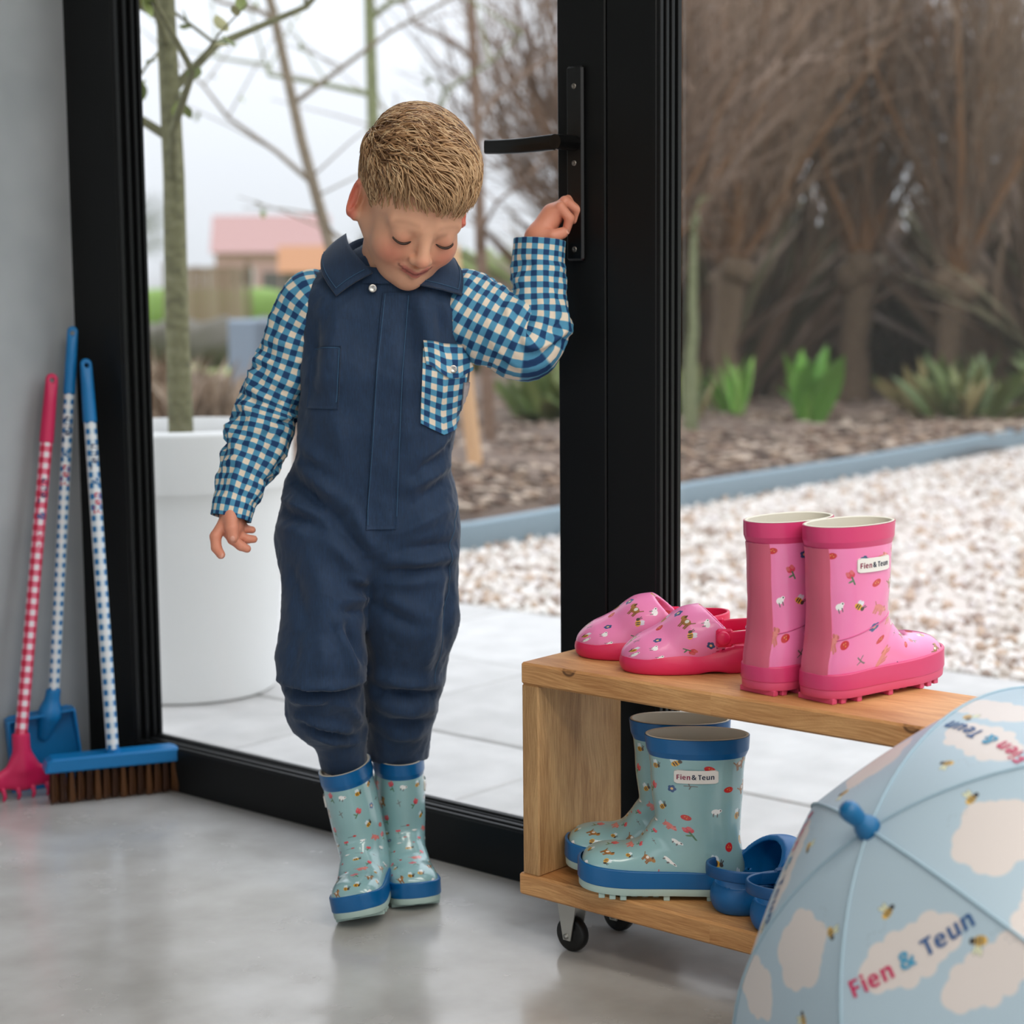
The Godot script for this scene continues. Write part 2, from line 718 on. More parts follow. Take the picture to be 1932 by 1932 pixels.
# The black aluminium front: the door on the left with its jamb, the post, and the fixed window on the right.
func build_glass_front() -> void:
	var m := frame_mat()
	var jamb := MB.new()
	add_box(jamb, Vector3(-2.764, 1.2, -2.1085), Vector3(0.140, 2.4, 0.053), 0.002)
	struct("trim_1", jamb.mesh(), m)

	var door := MB.new()
	# hinge side beads, stepping back to the glass
	for b in [[-2.688, -2.0835, -2.0925], [-2.681, -2.0990, -2.1070], [-2.674, -2.1115, -2.1180], [-2.669, -2.1215, -2.1280]]:
		add_box(door, Vector3((-2.70 + b[0]) / 2, 1.2, (b[1] + b[2]) / 2), Vector3(b[0] + 2.70, 2.4, b[1] - b[2]), 0.001)
	add_box(door, Vector3(-2.697, 1.2, -2.1095), Vector3(0.010, 2.4, 0.049), 0.001)
	var body := struct("door_1", door.mesh(), m)
	var rail := MB.new()
	add_box(rail, Vector3(-2.19, 0.0395, -2.1085), Vector3(1.00, 0.079, 0.053), 0.002)
	for b in [[-2.0840, -2.0925, 0.0815], [-2.0960, -2.1060, 0.0835], [-2.1080, -2.1130, 0.0845], [-2.1155, -2.1280, 0.0870]]:
		add_box(rail, Vector3(-2.18, 0.06 + b[2] / 2 - 0.03, (b[0] + b[1]) / 2), Vector3(0.985, b[2] - 0.06, b[0] - b[1]), 0.0015)
	add_box(rail, Vector3(-2.19, 2.36, -2.1085), Vector3(1.0, 0.08, 0.053), 0.003)
	part("rail", rail.mesh(), m, body)
	var stile := MB.new()
	add_box(stile, Vector3(-1.645, 1.2, -2.1085), Vector3(0.086, 2.4, 0.053), 0.002)
	part("stile", stile.mesh(), m, body)
	part("glass_pane", box_mesh(Vector3(0.98, 2.26, 0.008), Vector3(-2.17, 1.21, -2.128), 0.0), glass_mat(), body)
	# lever handle on its long plate
	var plate := MB.new()
	add_box(plate, Vector3(-1.650, 1.07, -2.0775), Vector3(0.030, 0.27, 0.009), 0.003)
	part("handle_plate", plate.mesh(), std("black_plate", Color(0.022, 0.023, 0.024), 0.35), body)
	var lever := MB.new()
	var lp := []
	var lr := []
	for k in 13:
		var f := k / 12.0
		lp.append(Vector3(-1.655 - 0.126 * f, 1.0985 - 0.0022 * sin(f * 3.1), -2.036 + 0.004 * sin(f * 3.1)))
	var ring0 := []
	for k in lp.size():
		var ring := []
		for s in 12:
			var g := TAU * s / 12
			var hy: float = 0.0112 * (1.0 - 0.1 * k / 12.0)
			ring.append(lp[k] + Vector3(0, signf(sin(g)) * pow(absf(sin(g)), 0.5) * hy, signf(cos(g)) * pow(absf(cos(g)), 0.5) * 0.0055))
		ring0.append(ring)
	add_loft(lever, ring0)
	add_cap(lever, ring0[0], false)
	add_cap(lever, ring0[-1], true)
	add_tube(lever, [Vector3(-1.650, 1.0985, -2.075), Vector3(-1.650, 1.0985, -2.03)], [0.0105], 16)
	part("lever_handle", lever.mesh(), std("black_lever", Color(0.03, 0.031, 0.032), 0.3), body)
	for y in [1.177, 1.071, 0.951]:
		var sc := MB.new()
		add_lathe(sc, [Vector2(0.0, 0.0), Vector2(0.0042, 0.0), Vector2(0.0038, 0.0015), Vector2(0.002, 0.0018), Vector2(0.0016, 0.0009), Vector2(0.0, 0.0009)], 14, Vector3(-1.650, y, -2.0735), Basis(Vector3.RIGHT, PI / 2))
		part("screw", sc.mesh(), std("screw_steel", Color(0.55, 0.53, 0.5), 0.35, 0.9), body)

	var post := MB.new()
	add_box(post, Vector3(-1.557, 1.2, -2.1085), Vector3(0.086, 2.4, 0.053), 0.002)
	for b in [[-1.5085, -2.0835, -2.0910], [-1.5075, -2.0960, -2.1030], [-1.5065, -2.1075, -2.1150], [-1.5045, -2.1195, -2.1280]]:
		add_box(post, Vector3((-1.52 + b[0]) / 2, 1.2, (b[1] + b[2]) / 2), Vector3(b[0] + 1.52, 2.4, b[1] - b[2]), 0.0008)
	var win := struct("window_1", post.mesh(), m)
	var r2 := MB.new()
	add_box(r2, Vector3(0.25, 0.0395, -2.1085), Vector3(3.5, 0.079, 0.053), 0.003)
	add_box(r2, Vector3(0.25, 2.36, -2.122), Vector3(3.5, 0.08, 0.08), 0.003)
	add_box(r2, Vector3(1.96, 1.2, -2.122), Vector3(0.08, 2.4, 0.08), 0.003)
	part("rail", r2.mesh(), m, win)
	part("glass_pane", box_mesh(Vector3(3.44, 2.26, 0.008), Vector3(0.22, 1.2, -2.128), 0.0), glass_mat(), win)


# ---------------------------------------------------------------- the low bench on castors

func build_bench() -> void:
	var pale := Color(0.86, 0.66, 0.44)
	var deep := Color(0.60, 0.38, 0.19)
	var wood := wood_mat("plank_wood", false, pale, deep, [[0.13, 0.62, 0.012], [0.55, 0.2, 0.016], [0.8, 0.75, 0.012]], 3)
	var side := wood_mat("side_wood", true, Color(0.80, 0.64, 0.44), Color(0.50, 0.34, 0.19), [[0.82, 0.39, 0.016], [0.46, 0.245, 0.011], [0.93, 0.63, 0.012], [0.2, 0.8, 0.02]], 5)
	var t := thing("shoe_bench", "low open wooden shoe bench of thick pine boards on small castors", "bench", Vector3(-1.2725, 0, -1.957))
	part("top_board", box_mesh(Vector3(0.615, 0.030, 0.186), Vector3(0, 0.385, 0), 0.003), wood, t)
	part("bottom_board", box_mesh(Vector3(0.627, 0.030, 0.186), Vector3(0, 0.093, 0.0), 0.003), wood, t)
	for x in [-0.2920, 0.2920]:
		part("end_board", box_mesh(Vector3(0.029, 0.262, 0.184), Vector3(x, 0.239, 0), 0.002), side, t)
	for x in [-0.2525, 0.2525]:
		for z in [0.052, -0.052]:
			var c := Vector3(x, 0.0, z)
			var plate := MB.new()
			add_box(plate, c + Vector3(0, 0.0765, 0), Vector3(0.042, 0.003, 0.036), 0.0008)
			for s in [-1.0, 1.0]:
				var poly := PackedVector2Array([Vector2(-0.017, 0.075), Vector2(0.017, 0.075), Vector2(0.006, 0.018), Vector2(-0.006, 0.018)])
				add_prism(plate, poly, -0.001, 0.001, Transform3D(Basis(), c + Vector3(0, 0, s * 0.0125)))
			var pl := part("castor_fork", plate.mesh(), std("zinc", Color(0.72, 0.72, 0.70), 0.38, 0.6), t)
			var bolt := MB.new()
			add_lathe(bolt, [Vector2(0, -0.016), Vector2(0.004, -0.016), Vector2(0.004, 0.016), Vector2(0, 0.016)], 10, c + Vector3(0, 0.024, 0), Basis(Vector3.RIGHT, PI / 2))
			part("axle", bolt.mesh(), std("zinc", Color.WHITE), pl)
			var wh := MB.new()
			add_lathe(wh, [Vector2(0, -0.009), Vector2(0.012, -0.009), Vector2(0.013, -0.007), Vector2(0.0205, -0.007), Vector2(0.0235, -0.0055), Vector2(0.0245, 0.0), Vector2(0.0235, 0.0055), Vector2(0.0205, 0.007), Vector2(0.013, 0.007), Vector2(0.012, 0.009), Vector2(0, 0.009)], 32, c + Vector3(0, 0.0245, 0), Basis(Vector3.RIGHT, PI / 2))
			part("castor_wheel", wh.mesh(true), std("black_rubber", Color(0.035, 0.036, 0.036), 0.5), t)


# ---------------------------------------------------------------- printed pictures (bees, ladybirds, flowers, piglets) painted into small textures

func px_mix(im: Image, x: int, y: int, c: Color, a: float) -> void:
	x = posmod(x, im.get_width())
	if y < 0 or y >= im.get_height(): return
	im.set_pixel(x, y, im.get_pixel(x, y).lerp(c, a))


func dot(im: Image, at: Vector2, r: Vector2, turn: float, c: Color, alpha := 1.0) -> void:
	var m := int(maxf(r.x, r.y)) + 2
	var cs := cos(turn)
	var sn := sin(turn)
	for y in range(int(at.y) - m, int(at.y) + m + 1):
		for x in range(int(at.x) - m, int(at.x) + m + 1):
			var d := Vector2(x, y) - at
			var l := Vector2(d.x * cs + d.y * sn, -d.x * sn + d.y * cs) / r
			var e := (1.0 - l.length()) * minf(r.x, r.y) + 0.5
			if e > 0.0: px_mix(im, x, y, c, clampf(e, 0.0, 1.0) * alpha)


func stroke(im: Image, a: Vector2, b: Vector2, w: float, c: Color) -> void:
	var n := int(a.distance_to(b) / maxf(w * 0.6, 0.7)) + 1
	for k in n + 1:
		dot(im, a.lerp(b, float(k) / n), Vector2(w, w), 0.0, c)


func stamp(im: Image, kind: String, at: Vector2, s: float, turn: float, sx := 1.0) -> void:
	var P := func(x: float, y: float) -> Vector2:
		var q := Vector2(x, y).rotated(turn) * s
		return at + Vector2(q.x * sx, q.y)
	var D := func(x: float, y: float, rx: float, ry: float, c: Color, a := 1.0) -> void:
		dot(im, P.call(x, y), Vector2(rx * sx, ry) * s if absf(sin(turn)) < 0.7 else Vector2(rx, ry * sx) * s, turn, c, a)
	match kind:
		"bee":
			D.call(-0.15, -0.62, 0.26, 0.42, Color(0.88, 0.92, 0.93), 0.9)
			D.call(0.25, -0.6, 0.24, 0.4, Color(0.84, 0.89, 0.91), 0.9)
			D.call(0.05, 0.0, 0.62, 0.42, Color(0.9, 0.66, 0.2))
			D.call(-0.05, 0.0, 0.1, 0.4, Color(0.24, 0.2, 0.17))
			D.call(0.28, 0.0, 0.1, 0.36, Color(0.24, 0.2, 0.17))
			D.call(-0.62, 0.0, 0.26, 0.28, Color(0.3, 0.25, 0.2))
			stroke(im, P.call(-0.75, -0.2), P.call(-1.0, -0.55), 0.05 * s, Color(0.25, 0.22, 0.2))
			stroke(im, P.call(-0.6, -0.25), P.call(-0.75, -0.65), 0.05 * s, Color(0.25, 0.22, 0.2))
		"ladybird":
			D.call(0.0, 0.0, 0.75, 0.48, Color(0.78, 0.16, 0.17))
			D.call(0.2, -0.1, 0.1, 0.1, Color(0.85, 0.6, 0.25))
			D.call(-0.2, 0.12, 0.1, 0.1, Color(0.85, 0.6, 0.25))
			D.call(-0.1, -0.2, 0.08, 0.08, Color(0.85, 0.6, 0.25))
		"cherry":
			stroke(im, P.call(0.1, 0.0), P.call(1.1, -0.5), 0.07 * s, Color(0.3, 0.36, 0.34))
			D.call(-0.1, 0.05, 0.34, 0.32, Color(0.75, 0.2, 0.18))
		"pig":
			D.call(0.0, 0.0, 0.75, 0.42, Color(0.86, 0.5, 0.47))
			D.call(-0.7, -0.12, 0.34, 0.3, Color(0.88, 0.53, 0.5))
			D.call(-0.98, -0.08, 0.12, 0.14, Color(0.78, 0.4, 0.4))
			for x in [-0.45, -0.2, 0.3, 0.55]:
				stroke(im, P.call(x, 0.2), P.call(x - 0.05, 0.68), 0.1 * s, Color(0.82, 0.46, 0.43))
			stroke(im, P.call(0.7, -0.15), P.call(0.95, -0.4), 0.05 * s, Color(0.75, 0.4, 0.4))
			D.call(-0.55, -0.42, 0.14, 0.16, Color(0.78, 0.42, 0.4))
		"dog":
			D.call(0.0, 0.0, 0.62, 0.36, Color(0.62, 0.42, 0.22))
			D.call(0.05, -0.1, 0.22, 0.22, Color(0.86, 0.84, 0.8))
			D.call(-0.62, -0.32, 0.32, 0.28, Color(0.66, 0.46, 0.25))
			D.call(-0.5, -0.5, 0.12, 0.2, Color(0.35, 0.24, 0.14))
			for x in [-0.4, -0.2, 0.3, 0.48]:
				stroke(im, P.call(x, 0.2), P.call(x, 0.62), 0.08 * s, Color(0.55, 0.36, 0.2))
			stroke(im, P.call(0.58, -0.1), P.call(0.85, -0.45), 0.06 * s, Color(0.5, 0.33, 0.18))
		"lamb":
			D.call(0.0, 0.0, 0.6, 0.46, Color(0.93, 0.93, 0.92))
			D.call(-0.55, -0.25, 0.3, 0.26, Color(0.95, 0.94, 0.93))
			D.call(-0.62, -0.28, 0.1, 0.12, Color(0.2, 0.2, 0.22))
			for x in [-0.3, 0.25]:
				stroke(im, P.call(x, 0.3), P.call(x, 0.72), 0.07 * s, Color(0.4, 0.38, 0.38))
		"sprig":
			stroke(im, P.call(-0.6, 0.5), P.call(0.5, -0.5), 0.06 * s, Color(0.42, 0.4, 0.38))
			stroke(im, P.call(-0.1, 0.05), P.call(0.35, 0.3), 0.06 * s, Color(0.42, 0.4, 0.38))
			stroke(im, P.call(0.0, -0.05), P.call(-0.2, -0.5), 0.06 * s, Color(0.42, 0.4, 0.38))
		"tulip":
			D.call(0.0, -0.25, 0.42, 0.36, Color(0.82, 0.27, 0.33))
			D.call(-0.22, -0.45, 0.18, 0.26, Color(0.85, 0.4, 0.42))
			D.call(0.22, -0.45, 0.18, 0.26, Color(0.85, 0.4, 0.42))
			stroke(im, P.call(0.0, 0.0), P.call(0.12, 0.8), 0.07 * s, Color(0.3, 0.45, 0.33))
			D.call(0.28, 0.38, 0.3, 0.1, Color(0.35, 0.5, 0.36))
		"blueflower":
			for k in 5:
				var g := TAU * k / 5.0
				D.call(cos(g) * 0.36, sin(g) * 0.36, 0.28, 0.28, Color(0.2, 0.32, 0.5))
			D.call(0.0, 0.0, 0.22, 0.22, Color(0.9, 0.72, 0.5))


func scatter_tex(key: String, base: Color, w: int, h: int, per: Vector2i, size: float, kinds: Array, seed_: int, y0 := 0.0, y1 := 1.0) -> ImageTexture:
	if texs.has(key): return texs[key]
	var im := Image.create(w, h, false, Image.FORMAT_RGB8)
	im.fill(base)
	var rng := RandomNumberGenerator.new()
	rng.seed = seed_
	var k := 0
	for j in per.y:
		for i in per.x:
			var at := Vector2((i + 0.5 + (0.5 if j % 2 else 0.0) + rng.randf_range(-0.22, 0.22)) * w / per.x, lerpf(y0, y1, (j + 0.5 + rng.randf_range(-0.25, 0.25)) / per.y) * h)
			var kind: String = kinds[(k * 3 + j * 4 + rng.randi() % 3) % kinds.size()]
			var sc := size * (1.25 if kind in ["pig", "tulip", "dog"] else 0.85)
			stamp(im, kind, at, sc, rng.randf_range(-0.7, 0.7))
			k += 1
	texs[key] = ImageTexture.create_from_image(im)
	return texs[key]


func gingham(key: String, light: Color, mid: Color, dark: Color, soft := 0.06) -> ImageTexture:
	if texs.has(key): return texs[key]
	var s := 96
	var im := Image.create(s, s, false, Image.FORMAT_RGB8)
	for y in s:
		for x in s:
			var u := clampf((0.25 - absf(fposmod(float(x) / s, 1.0) - 0.5)) / soft + 0.5, 0.0, 1.0)
			var v := clampf((0.25 - absf(fposmod(float(y) / s, 1.0) - 0.5)) / soft + 0.5, 0.0, 1.0)
			var wv := 1.0 + 0.06 * (1.0 if (x + y) % 3 == 0 else -0.5)
			im.set_pixel(x, y, light.lerp(mid, (u + v) * (1.0 - u * v)).lerp(dark, u * v) * wv if u * v < 0.5 else mid.lerp(dark, u * v) * wv)
	texs[key] = ImageTexture.create_from_image(im)
	return texs[key]


func dotted(key: String, base: Color, spot: Color) -> ImageTexture:   # woven squares that stand alone, fading between
	if texs.has(key): return texs[key]
	var s := 96
	var im := Image.create(s, s, false, Image.FORMAT_RGB8)
	for y in s:
		for x in s:
			var u := clampf((0.24 - absf(float(x) / s - 0.5)) / 0.07 + 0.5, 0.0, 1.0)
			var v := clampf((0.24 - absf(float(y) / s - 0.5)) / 0.07 + 0.5, 0.0, 1.0)
			im.set_pixel(x, y, base.lerp(spot, clampf(0.10 * (u + v) + 0.9 * u * v, 0.0, 1.0)))
	texs[key] = ImageTexture.create_from_image(im)
	return texs[key]


func tex_mat(key: String, tex: Texture2D, rough: float, scale := Vector3.ONE, coat := 0.0) -> StandardMaterial3D:
	if mats.has(key): return mats[key]
	var m := std(key, Color.WHITE, rough)
	m.albedo_texture = tex
	m.uv1_scale = scale
	if coat > 0.0:
		m.clearcoat_enabled = true
		m.clearcoat = coat
		m.clearcoat_roughness = 0.06
	return m


# ---------------------------------------------------------------- rain boots

# Key sections of a small boot, toe along +z: pivoted planes through the ankle, then upright ones towards the toe.
# [turn in degrees, near distance from the pivot (front / instep), far distance (back / sole), half width, shift]; the shaft is listed by height instead.
func boot_rings(off := 0.0, nu := 40) -> Array:
	var key := [
		["s", 0.2130, -0.063, 0.069, 0.0385], ["s", 0.1950, -0.062, 0.067, 0.0390], ["s", 0.1700, -0.058, 0.064, 0.0400], ["s", 0.1400, -0.0570, 0.0625, 0.0400],
		["s", 0.1150, -0.0550, 0.0590, 0.0398],
		["p", 14.0, 0.038, 0.1536, 0.0388], ["p", 27.0, 0.036, 0.175, 0.0380], ["p", 37.0, 0.036, 0.175, 0.0374], ["p", 47.0, 0.037, 0.138, 0.0370], ["p", 58.0, 0.039, 0.118, 0.0370],
		["p", 72.0, 0.043, 0.105, 0.0378], ["p", 90.0, 0.0455, 0.100, 0.0390],
		["f", 0.110, 0.0660, 0.0398], ["f", 0.124, 0.0650, 0.0392], ["f", 0.137, 0.0620, 0.0368], ["f", 0.146, 0.0570, 0.0318], ["f", 0.152, 0.050, 0.0245], ["f", 0.1548, 0.040, 0.012]]
	var raw := []
	for q in key:
		var a: Vector2      # front or top end, (y, z)
		var b: Vector2      # back or bottom end
		var w: float
		if q[0] == "s":
			a = Vector2(q[1], q[3]); b = Vector2(q[1], q[2]); w = q[4]
		elif q[0] == "p":
			var g := deg_to_rad(q[1])
			var e := Vector2(sin(g), cos(g))
			a = Vector2(0.112, 0.095) - e * q[2]; b = Vector2(0.112, 0.095) - e * q[3]; w = q[4]
		else:
			a = Vector2(q[2], q[1]); b = Vector2(0.012, q[1]); w = q[3]
		raw.append([a, b, w, 0.0 if q[0] == "s" else 1.0])
	var fine := []
	for k in raw.size() - 1:
		var p0: Array = raw[maxi(k - 1, 0)]
		var p1: Array = raw[k]
		var p2: Array = raw[k + 1]
		var p3: Array = raw[mini(k + 2, raw.size() - 1)]
		for j in 3:
			var f := j / 3.0
			fine.append([(p1[0] as Vector2).cubic_interpolate(p2[0], p0[0], p3[0], f), (p1[1] as Vector2).cubic_interpolate(p2[1], p0[1], p3[1], f), cubic_interpolate(p1[2], p2[2], p0[2], p3[2], f), lerpf(p1[3], p2[3], f)])
	fine.append(raw[-1])
	var rings := []
	for q in fine:
		var mid: Vector2 = (q[0] + q[1]) / 2.0
		var half: Vector2 = (q[0] - q[1]) / 2.0
		var hl := half.length()
		half = half / hl * (hl + off)
		var w: float = q[2] + off
		var ring := []
		for s in nu:
			var g := TAU * s / nu
			var ex: float = 0.92 - 0.16 * q[3]
			var cx := signf(cos(g)) * pow(absf(cos(g)), ex)
			var sy := signf(sin(g)) * pow(absf(sin(g)), ex)
			var pt := mid + half * sy
			var side: float = w * cx * (1.0 - 0.10 * q[3] * maxf(sy, 0.0))
			ring.append(Vector3(side, pt.x, pt.y))
		rings.append(ring)
	return rings


func sole_outline(off: float, n := 48) -> PackedVector2Array:   # (x, z)
	var half := [[-0.0605, 0.0], [-0.0595, 0.010], [-0.056, 0.020], [-0.048, 0.0290], [-0.032, 0.0358], [0.0, 0.0372], [0.03, 0.0375], [0.06, 0.0388], [0.088, 0.0402], [0.110, 0.0406], [0.127, 0.0394], [0.139, 0.0360], [0.148, 0.0300], [0.153, 0.0225], [0.156, 0.0120], [0.157, 0.0]]
	var o := PackedVector2Array()
	for sd in [1.0, -1.0]:
		for k in half.size() - 1:
			for j in 2:
				var a: Array = half[k]
				var b: Array = half[k + 1]
				var c0: Array = half[maxi(k - 1, 0)]
				var c1: Array = half[mini(k + 2, half.size() - 1)]
				var f := j / 2.0
				var q := Vector2(cubic_interpolate(a[1], b[1], c0[1], c1[1], f), cubic_interpolate(a[0], b[0], c0[0], c1[0], f))
				o.append(q)
		half.reverse()
		if sd < 0.0: break
	var cnt := o.size() / 2
	for k in range(cnt, o.size()): o[k].x = -o[k].x
	var m := PackedVector2Array()
	for k in o.size():
		var tn := o[(k + 1) % o.size()] - o[k - 1]
		m.append(o[k] + Vector2(tn.y, -tn.x).normalized() * off)
	return m


func toe_lift(z: float) -> float:
	return 0.007 * pow(clampf((z - 0.08) / 0.075, 0.0, 1.0), 2)


func boot_parts(kind: String) -> Dictionary:
	var pink := kind == "pink"
	var d := {}
	var up := MB.new()
	var rings := boot_rings()
	var vs := [0.0]
	for k in range(1, rings.size()): vs.append(vs[-1] + (0.5 * rings[k][0].distance_to(rings[k - 1][0]) + 0.5 * maxf(rings[k][10].distance_to(rings[k - 1][10]), rings[k][0].distance_to(rings[k - 1][0]))))
	vs = vs.map(func(q): return q / 0.36)
	add_loft(up, rings, true, 1.0, vs, true)
	d.upper = up.mesh(true)
	var rim := MB.new()
	var r_out := boot_rings(0.0022)
	var r_in := boot_rings(-0.0025)
	var lip := []
	for r in [r_out[3], r_out[2], r_out[1], r_out[0]]: lip.append(r)
	add_loft(rim, lip, true)
	add_loft(rim, [r_out[0], r_in[0]], true)
	add_loft(rim, [rings[4], r_out[3]], true)
	d.rim = rim.mesh()
	var lin := MB.new()
	var inside := []
	for k in range(0, 22): inside.append(r_in[k])
	add_loft(lin, inside, true)
	var hem := MB.new()
	add_loft(hem, [r_in[0], boot_rings(-0.0006)[0].map(func(q): return q + Vector3(0, 0.0012, 0)), boot_rings(0.001)[0].map(func(q): return q + Vector3(0, 0.0004, 0))], true, 1.0, [], true)
	lin.append(hem)
	d.lining = lin.mesh()
	var band := MB.new()
	var rows := []
	for lv in [[0.0165, 0.0012], [0.018, 0.0024], [0.0375, 0.0020], [0.039, 0.0008], [0.0392, -0.002]]:
		var ring := []
		for q in sole_outline(lv[1]):
			var hy: float = lv[0]
			if hy > 0.03: hy += 0.002 * smoothstep(0.05, 0.13, q.y) - 0.003 * (1.0 - smoothstep(-0.06, 0.02, q.y))
			ring.append(Vector3(q.x, hy + toe_lift(q.y), q.y))
		rows.append(ring)
	add_loft(band, rows, true, 1.0, [], true)
	d.band = band.mesh(true)
	var sole := MB.new()
	rows = []
	for lv in [[0.0065, -0.0010], [0.007, 0.0006], [0.0165, 0.0012], [0.017, -0.001]]:
		var ring := []
		for q in sole_outline(lv[1]): ring.append(Vector3(q.x, lv[0] + toe_lift(q.y), q.y))
		rows.append(ring)
	add_loft(sole, rows, true, 1.0, [], true)
	add_cap(sole, rows[0], true)
	for z in [-0.050, -0.038, -0.026, -0.014, 0.042, 0.056, 0.070, 0.084, 0.098, 0.112, 0.126]:
		var w := 0.0
		for q in sole_outline(-0.0005):
			if absf(q.y - z) < 0.004: w = maxf(w, absf(q.x))
		if w < 0.01: w = 0.024
		add_box(sole, Vector3(0, 0.0035 + toe_lift(z), z), Vector3(w * 1.96, 0.007, 0.0082), 0.0008)
	d.sole = sole.mesh()
	if pink:
		var stay := MB.new()
		var so := boot_rings(0.0011, 40)
		var strip := []
		for k in range(4, 27):
			var row := []
			for s in range(27, 34): row.append(so[k][s])
			strip.append(row)
		add_loft(stay, strip, false, 1.0, [], true)
		var edge := boot_rings(-0.0006, 40)
		for e in [27, 33]:
			var a := []
			for k in range(4, 27): a.append([so[k][e], edge[k][e]] if e == 33 else [edge[k][e], so[k][e]])
			add_loft(stay, a, false, 1.0, [], true)
		d.stay = stay.mesh()
		var seam := MB.new()
		var line := []
		var sr := boot_rings(0.0004, 40)
		for s in range(34, 67): line.append(sr[15][s % 40])
		add_tube(seam, line, [0.0007], 5)
		d.seam = seam.mesh()
	return d


# A rounded plaque on the outer side of the shaft, with its lettering; s is the side, +1 or -1.
func boot_plaque(s: float) -> Array:
	var y0 := 0.166
	var to := func(x: float, y: float, lift: float) -> Vector3:
		var z := x * -s
		var sg := clampf(z / 0.0605, -1.0, 1.0)
		var cg := sqrt(1.0 - sg * sg)
		var w := 0.0400
		var nn := Vector3(cg / w, 0.0, sg / 0.0605).normalized()
		return Vector3(s * w * pow(cg, 0.92), y0 + y, 0.0045 + z) + Vector3(nn.x * s, 0, nn.z) * lift
	var outline := PackedVector2Array()
	for c in 4:
		var ctr := Vector2(0.0245 * (1 if c in [0, 3] else -1), 0.0052 * (1 if c < 2 else -1))
		for k in 7:
			var g := PI / 2 * (c + k / 6.0)
			outline.append(ctr + Vector2(cos(g), sin(g)) * 0.0036)
	var m := MB.new()
	var rows := []
	for lv in [[1.0, -0.0015], [1.0, 0.0016], [0.975, 0.0022]]:
		var ring := []
		for q in outline: ring.append(to.call(q.x * lv[0], q.y * lv[0], lv[1]))
		rows.append(ring)
	add_loft(m, rows, true)
	# front as a strip grid so that it follows the curve
	var cols := []
	for k in 15:
		var x := lerpf(-0.0276, 0.0276, k / 14.0)
		var e := maxf(absf(x) - 0.0245, 0.0)
		var hy := (0.0052 + sqrt(maxf(0.0036 * 0.0036 - e * e, 0.0))) * 0.975
		cols.append([to.call(x, -hy, 0.0022), to.call(x, hy, 0.0022)])
	add_loft(m, cols, false)
	var words := []
	var total := text_width("Fien & Teun", 0.0066)
	var x0 := -total / 2.0
	for w in [["Fien", 0.0], ["&", 0.0], ["Teun", 0.0]]:
		var wd := text_width(w[0], 0.0066)
		var cx := x0 + wd / 2.0
		var dy := 0.0
		words.append(text_mesh(w[0], 0.0066, func(x: float, y: float) -> Vector3: return to.call(x + cx, y + dy, 0.0026)))
		x0 += wd + 0.0019
	return [m.mesh(), words]


func assemble_boot(parent: Node, kind: String, plaque: float) -> void:
	var key := "boot_" + kind
	if not texs.has(key):
		texs[key] = boot_parts(kind)
	var d: Dictionary = texs[key]
	var kinds := ["bee", "sprig", "pig", "bee", "cherry", "dog", "blueflower", "lamb", "ladybird", "tulip"]
	var upper: StandardMaterial3D
	if kind == "pink":
		upper = tex_mat("pink_print", scatter_tex("pink_boot_print", Color(0.93, 0.50, 0.70), 700, 900, Vector2i(10, 11), 23.0, kinds, 4, 0.06, 0.98), 0.22, Vector3.ONE, 0.6)
	else:
		upper = tex_mat("blue_print", scatter_tex("blue_boot_print", Color(0.56, 0.71, 0.72), 700, 900, Vector2i(10, 11), 23.0, kinds, 9, 0.06, 0.98), 0.22, Vector3.ONE, 0.6)
	var trim := std("pink_rubber", Color(0.82, 0.24, 0.44), 0.28) if kind == "pink" else std("blue_rubber", Color(0.0, 0.36, 0.585), 0.3)
	var under := std("pink_sole", Color(0.84, 0.30, 0.45), 0.4) if kind == "pink" else std("pale_sole", Color(0.66, 0.75, 0.72), 0.45)
	if parent is MeshInstance3D:
		parent.mesh = d.upper
		parent.material_override = upper
	else:
		part("upper", d.upper, upper, parent)
	part("rim_band", d.rim, trim, parent)
	part("lining", d.lining, std("cream_lining", Color(0.86, 0.84, 0.78), 0.9), parent)
	part("toe_band", d.band, trim, parent)
	part("sole", d.sole, under, parent)
	if d.has("stay"):
		part("back_stay", d.stay, std("pink_stay", Color(0.82, 0.37, 0.47), 0.3), parent)
		part("seam", d.seam, std("pink_seam", Color(0.84, 0.36, 0.58), 0.3), parent)
	if plaque != 0.0:
		if not texs.has("plaque%d" % int(plaque)): texs["plaque%d" % int(plaque)] = boot_plaque(plaque)
		var q: Array = texs["plaque%d" % int(plaque)]
		var badge := part("name_badge", q[0], std("white_badge", Color(0.92, 0.90, 0.87), 0.5), parent)
		var inks := [std("ink_pink", Color(0.55, 0.13, 0.28), 0.6), std("ink_blue", Color(0.08, 0.15, 0.26), 0.6), std("ink_blue", Color.WHITE)]
		for k in 3:
			part("lettering", q[1][k], inks[k], badge if not (parent is MeshInstance3D) else parent)


func build_boots() -> void:
	var g1 := "pink rain boots on top of the bench"
	var spots := [["pink", Vector3(-1.137, 0.4, -1.956), 169.0, -1.0, "glossy pink rain boot nearest the umbrella on top of the bench", g1],
		["pink", Vector3(-1.218, 0.4, -1.950), 171.0, 1.0, "glossy pink rain boot behind its twin, next to the pink clogs", g1],
		["blue", Vector3(-1.347, 0.108, -1.948), -54.5, 1.0, "pale blue rain boot at the front edge of the lower shelf with white badge", "pale blue rain boots on the lower shelf"],
		["blue", Vector3(-1.414, 0.108, -2.004), -54.5, -1.0, "pale blue rain boot half hidden behind its twin on the lower shelf", "pale blue rain boots on the lower shelf"]]
	for s in spots:
		var t := thing("rain_boot", s[4], "rain boot", s[1], deg_to_rad(s[2]), s[5])
		assemble_boot(t, s[0], s[3])


# ---------------------------------------------------------------- garden clogs with a heel strap, toe along +z

